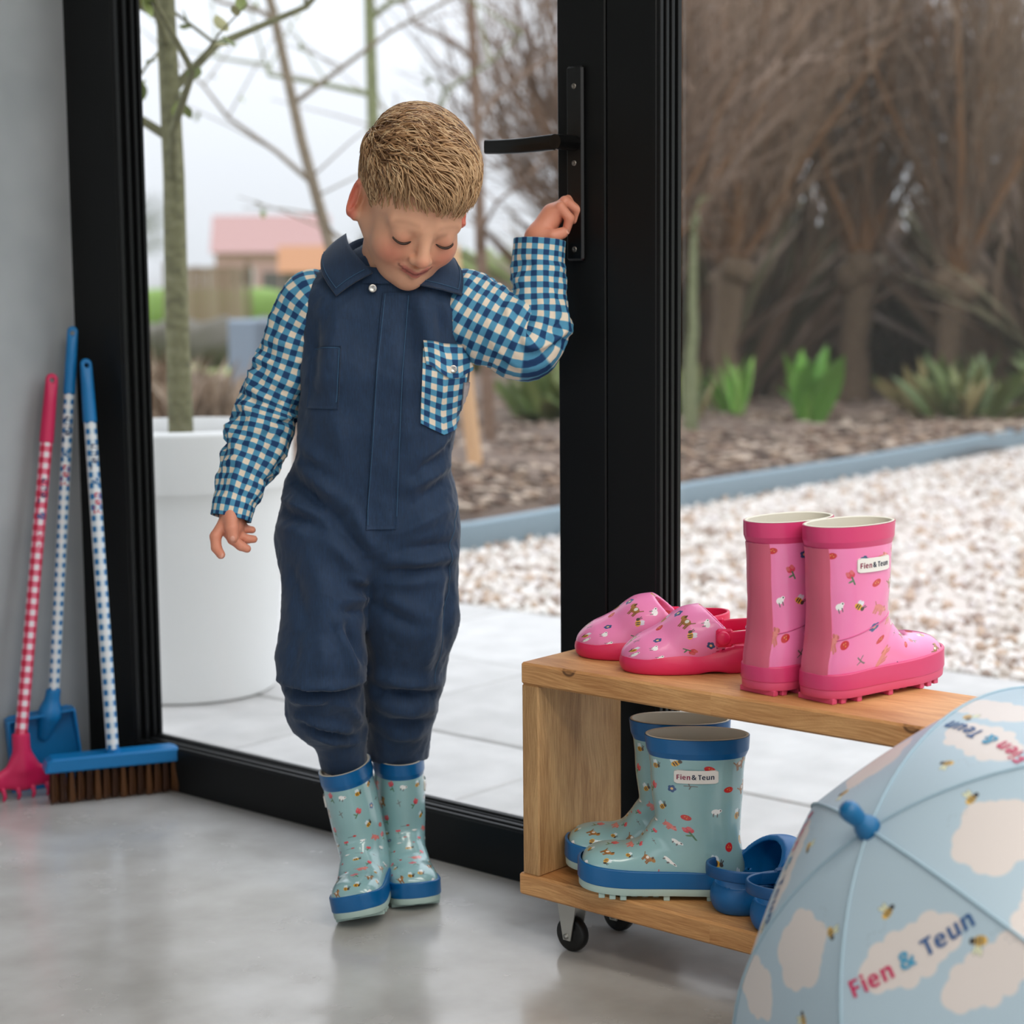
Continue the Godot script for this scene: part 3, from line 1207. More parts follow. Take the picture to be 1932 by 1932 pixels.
func clog_meshes() -> Dictionary:
	var up := Field.new()
	up.slack = 2.2
	up.cap(Vector3(0, 0.022, 0.066), Vector3(0, 0.044, 0.016), 0.031, 0.0385, 0.01, Vector3(0.95, 1.0, 1.0))
	up.ball(Vector3(0, 0.020, 0.054), Vector3(0.041, 0.029, 0.056), 0.012)
	up.cap(Vector3(0, 0.045, 0.016), Vector3(0, 0.056, -0.03), 0.0385, 0.038, 0.01, Vector3(0.95, 1.0, 1.0))
	up.cut_plane(Vector3(0, 0.088, 0.008), Vector3(0, 0.72, -0.694), 0.0015)
	up.cut_plane(Vector3(0, 0.018, 0), Vector3(0, -1, 0), 0.002)
	up.cut_cap(Vector3(0, 0.024, 0.058), Vector3(0, 0.043, 0.013), 0.027, 0.0345, 0.003, Vector3(0.95, 1.0, 1.0))
	up.cut_cap(Vector3(0, 0.043, 0.013), Vector3(0, 0.055, -0.05), 0.0345, 0.034, 0.003, Vector3(0.95, 1.0, 1.0))
	var a := nets(up, Vector3(-0.05, 0.01, -0.05), Vector3(0.05, 0.097, 0.116), 0.0024)
	for k in a.p.size():
		var q := a.p[k]
		a.t[k] = Vector2(atan2(q.x, q.y - 0.01) / 1.9 + 0.5, (q.z + 0.05) / 0.16)
	var base := Field.new()
	base.slack = 2.2
	base.ball(Vector3(0, 0.013, 0.048), Vector3(0.0445, 0.032, 0.064), 0.02)
	base.cut_plane(Vector3(0, 0.033, 0.05), Vector3(0, 1, 0.06), 0.004)
	base.ball(Vector3(0, 0.020, -0.046), Vector3(0.0385, 0.036, 0.046), 0.03)
	base.cap(Vector3(0, 0.012, 0.02), Vector3(0, 0.012, -0.02), 0.030, 0.030, 0.015, Vector3(0.85, 1.25, 1.0))
	base.cut_plane(Vector3(0, 0.0, 0.0), Vector3(0, -1, 0), 0.003)
	base.cut_plane(Vector3(0, 0.046, -0.05), Vector3(0, 1, -0.12), 0.004)
	base.cut_cap(Vector3(0, 0.048, 0.055), Vector3(0, 0.050, -0.054), 0.034, 0.0325, 0.004, Vector3(1.0, 1.0, 1.0))
	base.cut_ball(Vector3(0, -0.004, -0.008), Vector3(0.06, 0.008, 0.022), 0.004)
	var b := nets(base, Vector3(-0.052, -0.004, -0.1), Vector3(0.052, 0.06, 0.118), 0.0024)
	var strap := MB.new()
	var rings := []
	for k in 25:
		var g := PI * k / 24.0
		var ctr := Vector3(0.0435 * cos(g), 0.049 + 0.007 * sin(g), -0.026 - 0.070 * pow(sin(g), 0.8))
		var out := Vector3(cos(g), 0.0, -sin(g)).normalized()
		var h := 0.0085 - 0.001 * sin(g)
		var ring := []
		for s in 10:
			var a2 := TAU * s / 10
			ring.append(ctr + out * (0.0022 * signf(cos(a2)) * pow(absf(cos(a2)), 0.5)) + Vector3.UP * h * signf(sin(a2)) * pow(absf(sin(a2)), 0.5))
		rings.append(ring)
	add_loft(strap, rings, true)
	add_cap(strap, rings[0], false)
	add_cap(strap, rings[-1], true)
	for s in [-1.0, 1.0]:
		add_box(strap, Vector3(s * 0.042, 0.049, -0.020), Vector3(0.006, 0.024, 0.022), 0.003)
	var rivets := []
	for s in [-1.0, 1.0]:
		var r := MB.new()
		add_lathe(r, [Vector2(0, -0.002), Vector2(0.0092, 0.0), Vector2(0.0095, 0.004), Vector2(0.008, 0.0065), Vector2(0.004, 0.0078), Vector2(0, 0.008)], 20, Vector3(s * 0.0425, 0.049, -0.018), Basis(Vector3.BACK, -s * PI / 2))
		rivets.append(r.mesh(true))
	# small oval badge on the vamp and its holes
	var badge := MB.new()
	add_box(badge, Vector3(0, 0.0, 0), Vector3(0.026, 0.0025, 0.010), 0.001)
	return {"upper": a.mesh(true), "base": b.mesh(true), "strap": strap.mesh(), "rivets": rivets, "badge": badge.mesh()}


func build_clogs() -> void:
	var d := clog_meshes()
	var print_ := scatter_tex("clog_print", Color(0.93, 0.52, 0.71), 640, 640, Vector2i(6, 5), 42.0, ["bee", "dog", "lamb", "ladybird", "sprig", "bee", "tulip", "blueflower"], 12)
	var spots := [
		["pink", Vector3(-1.360, 0.4, -1.978), -48.0, "pink printed clog nearest the bench edge with magenta strap", "pink clogs on top of the bench"],
		["pink", Vector3(-1.460, 0.4, -2.010), -56.0, "pink printed clog at the bench end partly behind its twin", "pink clogs on top of the bench"],
		["blue", Vector3(-1.252, 0.108, -1.978), 160.0, "blue strapped clog next to the pale blue boots, heel outwards", "blue clogs on the lower shelf"],
		["blue", Vector3(-1.172, 0.108, -1.950), 158.0, "blue strapped clog half covered by the umbrella", "blue clogs on the lower shelf"]]
	for s in spots:
		var t := thing("garden_clog", s[3], "clog", s[1], deg_to_rad(s[2]), s[4])
		var pk: bool = s[0] == "pink"
		part("upper", d.upper, tex_mat("clog_pink", print_, 0.38, Vector3.ONE, 0.25) if pk else std("clog_blue", Color(0.0, 0.39, 0.64), 0.42), t)
		part("sole", d.base, std("clog_magenta", Color(0.86, 0.16, 0.36), 0.42) if pk else std("clog_blue_sole", Color(0.0, 0.36, 0.59), 0.45), t)
		part("strap", d.strap, std("clog_red_pink", Color(0.90, 0.12, 0.34), 0.38) if pk else std("clog_blue_strap", Color(0.0, 0.29, 0.50), 0.42), t)
		for r in d.rivets:
			part("rivet", r, std("clog_red_pink", Color.WHITE) if pk else std("clog_blue_strap", Color.WHITE), t)
		if pk:
			var bd := part("badge", d.badge, std("clog_badge", Color(0.16, 0.42, 0.62), 0.4), t, Vector3(0, 0.074, 0.026))
			bd.rotation.x = 0.42
			bd.position.y = 0.0795
			bd.position.z = 0.030
			var red := part("badge", box_mesh(Vector3(0.012, 0.0027, 0.010), Vector3(0.007, 0.0002, 0), 0.001), std("clog_badge_red", Color(0.8, 0.1, 0.2), 0.4), t)
			red.transform = bd.transform


# ---------------------------------------------------------------- the open umbrella lying on its side

const UT := Vector3(-0.877, 0.372, -1.558)      # its crown
const UR := 0.3715                              # radius of the dome
const US := 0.425                               # length of a rib along the dome


func umbrella_axes() -> Basis:                  # y points out of the crown
	var a := Vector3(-0.362, 0.687, 0.629).normalized()
	var u := Vector3.UP.cross(a).normalized()
	return Basis(u, a, u.cross(a))


# A place on panel k: f runs from rib to rib (0 to 1), s along the dome from the crown. In the umbrella's own axes.
func canopy(k: float, f: float, s: float, lift := 0.0) -> Vector3:
	s *= 1.0 - 0.05 * sin(PI * f) * pow(s / US, 3)
	var rho := UR * sin(s / UR)
	var drop := UR * (1.0 - cos(s / UR))
	var g0 := 3.186 + k * PI / 3
	var p0 := Vector3(cos(g0), 0, sin(g0)) * rho
	var p1 := Vector3(cos(g0 + PI / 3), 0, sin(g0 + PI / 3)) * rho
	var g := g0 + f * PI / 3
	var p := p0.lerp(p1, f).lerp(Vector3(cos(g), 0, sin(g)) * rho, 0.30)
	p.y -= drop
	return p + (p + Vector3(0, UR, 0)).normalized() * lift


func canopy_at(k: float, x: float, s: float, lift: float) -> Vector3:   # x across the panel in metres
	var w := UR * sin(s / UR)
	return canopy(k, 0.5 + x / w, s, lift)


func panel_spot(im: Image, x: float, s: float, r: Vector2, turn: float, c: Color, alpha := 1.0) -> void:
	var n := im.get_width()
	var m := maxf(r.x, r.y) * 1.1
	for py in range(maxi(0, int((s - m) / US * n)), mini(n - 1, int((s + m) / US * n) + 1) + 1):
		var ss := (py + 0.5) / n * US
		var w := UR * sin(ss / UR)
		for px in range(maxi(0, int((0.5 + (x - m) / w) * n)), mini(n - 1, int((0.5 + (x + m) / w) * n) + 1) + 1):
			var d := Vector2(((px + 0.5) / n - 0.5) * w - x, ss - s).rotated(-turn) / r
			var e := (1.0 - d.length()) * minf(r.x, r.y) * n / US * 0.8 + 0.5
			if e > 0.0: im.set_pixel(px, py, im.get_pixel(px, py).lerp(c, clampf(e, 0.0, 1.0) * alpha))


func panel_cloud(im: Image, x: float, s: float, w: float, h: float, c: Color) -> void:
	panel_spot(im, x, s, Vector2(w * 0.45, h * 0.45), 0.0, c)
	for k in 14:
		var g := TAU * k / 14.0
		panel_spot(im, x + cos(g) * w * 0.36, s + sin(g) * h * 0.36, Vector2.ONE * (0.17 + 0.05 * sin(k * 2.3)) * minf(w, h), 0.0, c)
	panel_spot(im, x - w * 0.2, s, Vector2(w * 0.26, h * 0.36), 0.0, c)
	panel_spot(im, x + w * 0.2, s, Vector2(w * 0.26, h * 0.36), 0.0, c)


func panel_bee(im: Image, x: float, s: float, z: float, turn: float) -> void:
	var at := func(dx: float, dy: float) -> Vector2:
		return Vector2(x, s) + Vector2(dx, dy).rotated(turn) * z
	var ink := Color(0.23, 0.22, 0.22)
	for q in [[0.1, -0.75, 0.26, 0.5, 0.3], [-0.25, -0.7, 0.22, 0.45, -0.3]]:
		var c: Vector2 = at.call(q[0], q[1])
		panel_spot(im, c.x, c.y, Vector2(q[2], q[3]) * z, turn + q[4], ink, 0.5)
		panel_spot(im, c.x, c.y, Vector2(q[2] - 0.06, q[3] - 0.06) * z, turn + q[4], Color(0.86, 0.87, 0.74))
	var b: Vector2 = at.call(0.15, 0.0)
	panel_spot(im, b.x, b.y, Vector2(0.62, 0.42) * z, turn, Color(0.84, 0.68, 0.36))
	for dx in [-0.1, 0.25]:
		var st: Vector2 = at.call(dx, 0.0)
		panel_spot(im, st.x, st.y, Vector2(0.09, 0.38) * z, turn, ink, 0.85)
	var hd: Vector2 = at.call(-0.55, 0.0)
	panel_spot(im, hd.x, hd.y, Vector2(0.27, 0.27) * z, turn, ink)
	for k in 14:
		var f := k / 13.0
		var tr: Vector2 = at.call(0.9 + f * 2.6, 0.25 + 0.5 * sin(f * 6.5))
		if k % 2: panel_spot(im, tr.x, tr.y, Vector2(0.10, 0.05) * z, turn, Color(0.55, 0.58, 0.6), 0.7)


func build_umbrella() -> void:
	var t := thing("umbrella", "pale blue open child's umbrella with cloud and bee print lying on its side", "umbrella", UT)
	t.basis = umbrella_axes()
	var base := Color(0.68, 0.76, 0.805)
	var white := Color(0.85, 0.815, 0.795)
	var tex := []
	for kind in 2:
		var im := Image.create(900, 900, false, Image.FORMAT_RGB8)
		im.fill(base)
		if kind == 0:       # with lettering
			panel_cloud(im, 0.0, 0.163, 0.125, 0.058, white)
			panel_cloud(im, -0.06, 0.222, 0.115, 0.052, white)
			panel_cloud(im, 0.070, 0.246, 0.09, 0.046, white)
			panel_cloud(im, -0.01, 0.33, 0.16, 0.07, white)
			panel_bee(im, 0.004, 0.112, 0.0105, 0.5)
			panel_bee(im, -0.064, 0.190, 0.0115, 2.6)
			panel_bee(im, 0.045, 0.290, 0.012, -0.7)
		else:
			panel_cloud(im, 0.004, 0.150, 0.080, 0.080, white)
			panel_cloud(im, 0.075, 0.226, 0.09, 0.06, white)
			panel_cloud(im, -0.085, 0.242, 0.08, 0.06, white)
			panel_cloud(im, 0.0, 0.33, 0.17, 0.07, white)
			panel_bee(im, -0.034, 0.116, 0.0105, -0.6)
			panel_bee(im, -0.030, 0.212, 0.0105, 2.2)
			panel_bee(im, 0.03, 0.262, 0.012, 0.9)
		tex.append(ImageTexture.create_from_image(im))
	for k in 6:
		var m := MB.new()
		var rows := []
		for j in 29:
			var row := []
			var s := US * pow(maxf(j / 28.0, 0.004), 0.9)
			for i in 25: row.append(canopy(k, i / 24.0, s))
			rows.append(row)
		var vs := []
		for j in 29: vs.append(pow(maxf(j / 28.0, 0.004), 0.9))
		add_loft(m, rows, false, 1.0, vs, true)
		var cloth := tex_mat("canopy_%d" % (k % 2), tex[1 - k % 2], 0.42)
		cloth.backlight_enabled = true
		cloth.backlight = Color(0.4, 0.4, 0.4)
		var p := part("canopy_panel", m.mesh(), cloth, t)
		# hem piping
		var hem := MB.new()
		var line := []
		for i in 17: line.append(canopy(k, i / 16.0, US, 0.0))
		add_tube(hem, line, [0.0013], 6)
		part("hem", hem.mesh(), std("canopy_piping", Color(0.60, 0.70, 0.75), 0.45), p)
		if k % 2 == 1:
			var x0 := -0.5 * (text_width("Fien", 0.0182) + text_width("&", 0.0182) + text_width("Teun", 0.0182) + 0.018)
			for w in [["Fien", "umbrella_pink", Color(0.76, 0.17, 0.36)], ["&", "umbrella_aqua", Color(0.25, 0.58, 0.72)], ["Teun", "umbrella_blue", Color(0.16, 0.33, 0.53)]]:
				var wd := text_width(w[0], 0.0182)
				var cx := x0 + wd / 2.0
				var f := func(x: float, y: float) -> Vector3: return canopy_at(k, -(x + cx), 0.167 - y, 0.0009)
				part("lettering", text_mesh(w[0], 0.0182, f), std(w[1], w[2], 0.6), p)
				x0 += wd + 0.009
	for k in 6:
		var seam := MB.new()
		var rib := MB.new()
		var up := []
		var dn := []
		for j in 21:
			up.append(canopy(k, 0.0, US * maxf(j / 20.0, 0.01), 0.0008))
			dn.append(canopy(k, 0.0, US * maxf(j / 20.0, 0.03), -0.0035))
		add_tube(seam, up, [0.0016], 6)
		part("seam", seam.mesh(), std("canopy_piping", Color.WHITE), t)
		add_tube(rib, dn, [0.0013], 6)
		var rb := part("rib", rib.mesh(), std("rib_steel", Color(0.6, 0.6, 0.6), 0.3, 0.9), t)
		var st := MB.new()
		add_tube(st, [Vector3(0, -0.23, 0), canopy(k, 0.0, US * 0.5, -0.005)], [0.0015], 6)
		part("strut", st.mesh(), std("rib_steel", Color.WHITE), rb)
		var tip := MB.new()
		add_lathe(tip, [Vector2(0, -0.004), Vector2(0.003, -0.003), Vector2(0.004, 0.001), Vector2(0.003, 0.004), Vector2(0, 0.005)], 12, canopy(k, 0.0, US, 0.0))
		part("rib_cap", tip.mesh(true), std("blue_plastic", Color(0.0, 0.37, 0.56), 0.35), rb)
	var knob := MB.new()
	add_lathe(knob, [Vector2(0.0, -0.004), Vector2(0.0135, -0.003), Vector2(0.0130, 0.004), Vector2(0.0115, 0.009), Vector2(0.0085, 0.0145), Vector2(0.0075, 0.019), Vector2(0.0090, 0.0182), Vector2(0.0105, 0.0295), Vector2(0.0098, 0.0345), Vector2(0.0065, 0.0385), Vector2(0.0, 0.040)], 28)
	part("ferrule", knob.mesh(true), std("blue_plastic", Color.WHITE), t)
	var shaft := MB.new()
	add_tube(shaft, [Vector3(0, 0.0, 0), Vector3(0, -0.47, 0)], [0.004], 10)
	part("shaft", shaft.mesh(), std("rib_steel", Color.WHITE), t)
	var grip := MB.new()
	var hook := [Vector3(0, -0.40, 0), Vector3(0, -0.47, 0)]
	for j in 9:
		var g := PI * j / 8.0
		hook.append(Vector3(0, -0.475 - 0.022 * sin(g), -0.022 + 0.022 * cos(g)))
	add_tube(grip, hook, [0.0085], 12)
	part("handle", grip.mesh(true), std("blue_plastic", Color.WHITE), t)
	var runner := MB.new()
	add_lathe(runner, [Vector2(0.004, -0.25), Vector2(0.008, -0.25), Vector2(0.008, -0.22), Vector2(0.004, -0.22)], 16)
	part("runner", runner.mesh(), std("blue_plastic", Color.WHITE), t)


# ---------------------------------------------------------------- broom, rake and dustpan leaning in the corner

# A long handle from a to b in the thing's own axes, with printed cloth pattern, lettering and a moulded grip with a hanging hole.
func long_handle(t: Node3D, a: Vector3, b: Vector3, r: float, grip: float, cloth: Material, plastic: Material, words_at: float, inks: Array, to_eye: Vector3) -> void:
	var y := (b - a).normalized()
	var z := (to_eye - y * to_eye.dot(y)).normalized()
	var ax := Basis(y.cross(z), y, z)
	var L := a.distance_to(b)
	var st := MB.new()
	var rings := []
	var vs := []
	for k in 21:
		var ring := []
		for s in 20:
			var g := -TAU * s / 20 - PI / 2
			ring.append(a + ax * Vector3(cos(g) * r, (L - grip * 0.9) * k / 20.0, sin(g) * r))
		rings.append(ring)
		vs.append((L - grip * 0.9) * k / 20.0 / (TAU * r / 4.0) / 1.15)
	add_loft(st, rings, true, 4.0, vs)
	var stick := part("stick", st.mesh(true), cloth, t)
	var f := Field.new()
	f.cap(Vector3(0, 0, 0), Vector3(0, grip - r, 0), r * 1.14, r * 0.98, 0.005)
	f.cut_plane(Vector3(0, grip - 0.004, r * 0.34), Vector3(0, 0.22, 1.0), 0.004)
	f.cut_plane(Vector3(0, grip - 0.004, -r * 0.34), Vector3(0, 0.22, -1.0), 0.004)
	f.cut_cap(Vector3(0, grip - 0.0135, -0.03), Vector3(0, grip - 0.0135, 0.03), 0.0042, 0.0042, 0.0015)
	f.cut_plane(Vector3(0, 0.002, 0), Vector3(0, -1, 0), 0.001)
	var g2 := MB.new()
	g2.append(nets(f, Vector3(-0.016, -0.004, -0.016), Vector3(0.016, grip + 0.004, 0.016), 0.0016), Transform3D(ax, b - y * grip))
	part("grip", g2.mesh(true), plastic, t)
	var h := 0.0150
	var total := text_width("Fien", h) + text_width("&", h) + text_width("Teun", h) + 0.028
	var x0 := -total / 2.0
	var k := 0
	for w in ["Fien", "&", "Teun"]:
		var wd := text_width(w, h)
		var cx := x0 + wd / 2.0
		var to := func(x: float, yy: float) -> Vector3:
			var g := -yy / r
			return a + ax * Vector3(sin(g) * (r + 0.0004), words_at + x + cx, cos(g) * (r + 0.0004))
		part("lettering", text_mesh(w, h, to), inks[k], stick)
		x0 += wd + 0.014
		k += 1


func build_cleaning_tools() -> void:
	var blue := std("broom_blue", Color(0.0, 0.45, 0.69), 0.42)
	var pink := std("rake_pink", Color(0.80, 0.10, 0.33), 0.42)
	var blue_cloth := tex_mat("blue_dots", dotted("blue_dots_cloth", Color(0.90, 0.90, 0.90), Color(0.05, 0.42, 0.66)), 0.45)
	var pink_cloth := tex_mat("pink_check", gingham("pink_check_cloth", Color(0.92, 0.88, 0.89), Color(0.88, 0.42, 0.52), Color(0.78, 0.10, 0.25)), 0.45)
	var ink_r := std("ink_red", Color(0.75, 0.12, 0.28), 0.5)
	var ink_a := std("ink_aqua", Color(0.10, 0.42, 0.62), 0.5)
	var ink_n := std("ink_navy", Color(0.07, 0.17, 0.34), 0.5)

	# broom
	var yaw := deg_to_rad(61.5)
	var t := thing("broom", "blue toy broom with brown bristles and blue checked stick beside the door jamb", "broom", Vector3(-2.645, 0, -1.9945), yaw)
	var to_own := func(p: Vector3) -> Vector3: return (p - t.position).rotated(Vector3.UP, -yaw)
	var head := MB.new()
	var poly := PackedVector2Array([Vector2(-0.120, 0.057), Vector2(0.117, 0.057), Vector2(0.1205, 0.062), Vector2(0.1175, 0.079), Vector2(0.112, 0.0825), Vector2(-0.108, 0.0825), Vector2(-0.117, 0.077), Vector2(-0.1215, 0.061)])
	add_prism(head, poly, -0.021, 0.021, Transform3D(), 0.0035)
	add_tube(head, [Vector3(0, 0.07, 0), Vector3(0, 0.088, 0)], [0.0135, 0.0125], 16)
	part("head", head.mesh(), blue, t)
	var rng := RandomNumberGenerator.new()
	rng.seed = 5
	var tufts := []
	for v in 4:
		var m := MB.new()
		for k in 34:
			var g := rng.randf() * TAU
			var q := sqrt(rng.randf())
			var spread := 0.0072 if v < 3 else 0.010
			var top := Vector3(cos(g) * q * 0.0036, 0.058, sin(g) * q * 0.0036)
			var bot := Vector3(cos(g) * q * spread + rng.randf_range(-0.001, 0.001) + (0.010 * rng.randf() if v == 3 else 0.0), rng.randf_range(0.0005, 0.004), sin(g) * q * spread)
			add_tube(m, [top, top.lerp(bot, 0.55) + (bot - top) * Vector3(-0.06, 0, -0.06), bot], [0.0006, 0.00065, 0.0005], 3)
		tufts.append(m.mesh())
	var hairs := [std("bristle_a", Color(0.36, 0.21, 0.09), 0.55), std("bristle_b", Color(0.28, 0.155, 0.065), 0.55), std("bristle_c", Color(0.42, 0.26, 0.12), 0.55)]
	for row in 3:
		for k in 15:
			var x := lerpf(-0.110, 0.110, (k + (0.5 if row == 1 else 0.25)) / 14.6)
			part("bristle_tuft", tufts[3 if k == 14 else (k * 5 + row) % 3], hairs[(k * 7 + row * 2) % 3], t, Vector3(x, 0, 0.0135 - 0.0135 * row))
	long_handle(t, Vector3(0, 0.080, 0), to_own.call(Vector3(-2.757, 0.778, -2.050)), 0.0108, 0.118, blue_cloth, blue, 0.49, [ink_r, ink_a, ink_n], Vector3(0.1, 0, 1.0))

	# rake
	yaw = deg_to_rad(72.5)
	t = thing("rake", "pink toy rake with red checked stick leaning on the grey wall", "rake", Vector3(-2.768, 0, -1.888), yaw)
	var rk := Field.new()
	rk.slack = 1.8
	rk.cap(Vector3(0, 0.118, 0), Vector3(0, 0.055, 0.004), 0.0150, 0.0165, 0.006)
	rk.cap(Vector3(0, 0.060, 0.004), Vector3(-0.058, 0.034, 0.004), 0.013, 0.010, 0.016, Vector3(1, 1, 1.7))
	rk.cap(Vector3(0, 0.060, 0.004), Vector3(0.058, 0.034, 0.004), 0.013, 0.010, 0.016, Vector3(1, 1, 1.7))
	rk.cap(Vector3(-0.066, 0.030, 0.004), Vector3(0.066, 0.030, 0.004), 0.0105, 0.0105, 0.012, Vector3(1, 1, 1.7))
	rk.cap(Vector3(0, 0.062, 0.004), Vector3(0, 0.036, 0.004), 0.020, 0.020, 0.016, Vector3(1, 1, 2.2))
	rk.cut_plane(Vector3(0, 0.117, 0), Vector3(0, 1, 0), 0.001)
	part("head", nets(rk, Vector3(-0.082, 0.014, -0.022), Vector3(0.082, 0.122, 0.026), 0.0026).mesh(true), pink, t)
	for k in 6:
		var x := lerpf(-0.066, 0.066, k / 5.0)
		var tn := MB.new()
		add_tube(tn, [Vector3(x, 0.026, 0.004), Vector3(x + 0.002, 0.017, 0.012), Vector3(x + 0.003, 0.009, 0.014), Vector3(x + 0.001, 0.001, 0.011)], [0.0048, 0.0042, 0.0035, 0.0022], 8)
		part("tine", tn.mesh(true), pink, t)
	to_own = func(p: Vector3) -> Vector3: return (p - t.position).rotated(Vector3.UP, -yaw)
	long_handle(t, Vector3(0, 0.11, 0), to_own.call(Vector3(-2.800, 0.752, -2.008)), 0.0112, 0.128, pink_cloth, pink, 0.40, [std("ink_pale_red", Color(0.86, 0.35, 0.45), 0.5), ink_a, ink_n], Vector3(-0.15, 0, 1.0))

	# dustpan
	yaw = deg_to_rad(66.0)
	t = thing("dustpan", "blue long-handled toy dustpan standing behind the pink rake", "dustpan", Vector3(-2.772, 0, -1.950), yaw)
	to_own = func(p: Vector3) -> Vector3: return (p - t.position).rotated(Vector3.UP, -yaw)
	var foot := Vector3(0.012, 0.185, 0.0)
	var pan := MB.new()
	var tilt := Transform3D(Basis(Vector3.BACK, 0.10), Vector3(0, 0.001, 0))
	add_prism(pan, PackedVector2Array([Vector2(-0.066, 0.0), Vector2(0.066, 0.0), Vector2(0.060, 0.138), Vector2(0.054, 0.144), Vector2(-0.054, 0.144), Vector2(-0.060, 0.138)]), -0.020, -0.015, tilt, 0.001)
	part("tray", pan.mesh(), blue, t)
	for s in [-1.0, 1.0]:
		var wl := MB.new()
		var o := Basis(Vector3.BACK, s * 0.04)
		add_prism(wl, PackedVector2Array([Vector2(-0.020, 0.0), Vector2(-0.008, 0.0), Vector2(0.016, 0.136), Vector2(0.012, 0.142), Vector2(-0.020, 0.142)]), -0.002, 0.002, tilt * Transform3D(o * Basis(Vector3.UP, -PI / 2), Vector3(s * 0.0645, 0, 0)), 0.0006)
		part("side_wall", wl.mesh(), blue, t)
	var top := MB.new()
	add_box(top, tilt * Vector3(0, 0.140, -0.002), Vector3(0.118, 0.004, 0.036), 0.0015, tilt.basis)
	part("top_wall", top.mesh(), blue, t)
	var neck := Field.new()
	neck.cap(foot, Vector3(0.004, 0.140, -0.002), 0.0128, 0.0150, 0.006)
	neck.cap(Vector3(0.004, 0.140, -0.002), Vector3(-0.006, 0.100, -0.014), 0.021, 0.012, 0.012)
	neck.cut_plane(foot, Vector3(0, 1, 0), 0.001)
	part("neck", nets(neck, Vector3(-0.034, 0.08, -0.034), Vector3(0.036, 0.19, 0.026), 0.0026).mesh(true), blue, t)
	long_handle(t, foot - Vector3(0, 0.01, 0), to_own.call(Vector3(-2.786, 0.836, -2.046)), 0.0096, 0.125, blue_cloth, blue, 0.44, [ink_r, ink_a, ink_n], Vector3(-0.3, 0, 1.0))


# ---------------------------------------------------------------- the garden outside

func scatter(called: String, mesh: Mesh, m: Material, xfs: Array, tints: Array, parent: Node = self) -> MultiMeshInstance3D:
	var mm := MultiMesh.new()
	mm.transform_format = MultiMesh.TRANSFORM_3D
	mm.use_colors = tints.size() > 0
	mm.mesh = mesh
	mm.instance_count = xfs.size()
	for k in xfs.size():
		mm.set_instance_transform(k, xfs[k])
		if tints: mm.set_instance_color(k, tints[k % tints.size()])
	var o := MultiMeshInstance3D.new()
	o.name = numbered(called, parent)
	o.multimesh = mm
	o.material_override = m
	o.set_meta("kind", "stuff")
	parent.add_child(o)
	return o


func tinted(key: String, rough := 0.8) -> StandardMaterial3D:
	var m := std(key, Color.WHITE, rough)
	m.vertex_color_use_as_albedo = true
	return m


func lump(seed_: int, flat := 0.7) -> ArrayMesh:
	var rng := RandomNumberGenerator.new()
	rng.seed = seed_
	var m := MB.new()
	var rings := []
	for j in 5:
		var ring := []
		var v := PI * j / 4.0
		for s in 6:
			var g := -TAU * s / 6
			var r := sin(v) * rng.randf_range(0.8, 1.15) + 0.001
			ring.append(Vector3(cos(g) * r, -cos(v) * flat, sin(g) * r))
		rings.append(ring)
	add_loft(m, rings, true)
	return m.mesh(true)


func blade_mesh(bend: float, w: float) -> ArrayMesh:     # a leaf of unit length along y, folded along its rib
	var m := MB.new()
	var rows := []
	for j in 6:
		var f := j / 5.0
		var hw := w * sin(PI * (0.12 + 0.88 * f)) * (1.0 if f < 0.99 else 0.05)
		var c := Vector3(0, f * (1.0 - 0.25 * bend * f), bend * f * f)
		rows.append([c + Vector3(-hw, 0, hw * 0.35), c, c + Vector3(hw, 0, hw * 0.35)])
	add_loft(m, rows, false)
	return m.mesh(true)


func twig_mesh(seed_: int, bend: float) -> ArrayMesh:    # a whip of unit length along y with side shoots
	var rng := RandomNumberGenerator.new()
	rng.seed = seed_
	var m := MB.new()
	var pts := []
	for k in 6:
		var f := k / 5.0
		pts.append(Vector3(bend * f * f + rng.randf_range(-0.012, 0.012), f, rng.randf_range(-0.02, 0.02)))
	add_tube(m, pts, [0.0042, 0.0036, 0.003, 0.0024, 0.0017, 0.0008], 4)
	for k in 4:
		var f := 0.25 + 0.16 * k
		var a: Vector3 = pts[int(f * 5)]
		var d := Vector3(rng.randf_range(-1, 1), rng.randf_range(1.2, 2.4), rng.randf_range(-1, 1)).normalized() * rng.randf_range(0.18, 0.36)
		add_tube(m, [a, a + d * 0.5 + Vector3(0, 0.01, 0), a + d], [0.002, 0.0015, 0.0007], 3)
	return m.mesh()


func crooked(a: Vector3, b: Vector3, wob: float, rng: RandomNumberGenerator, n := 7) -> Array:
	var pts := []
	for k in n:
		var f := float(k) / (n - 1)
		pts.append(a.lerp(b, f) + Vector3(rng.randf_range(-wob, wob), 0, rng.randf_range(-wob, wob)) * sin(PI * minf(f * 1.3, 1.0)))
	return pts


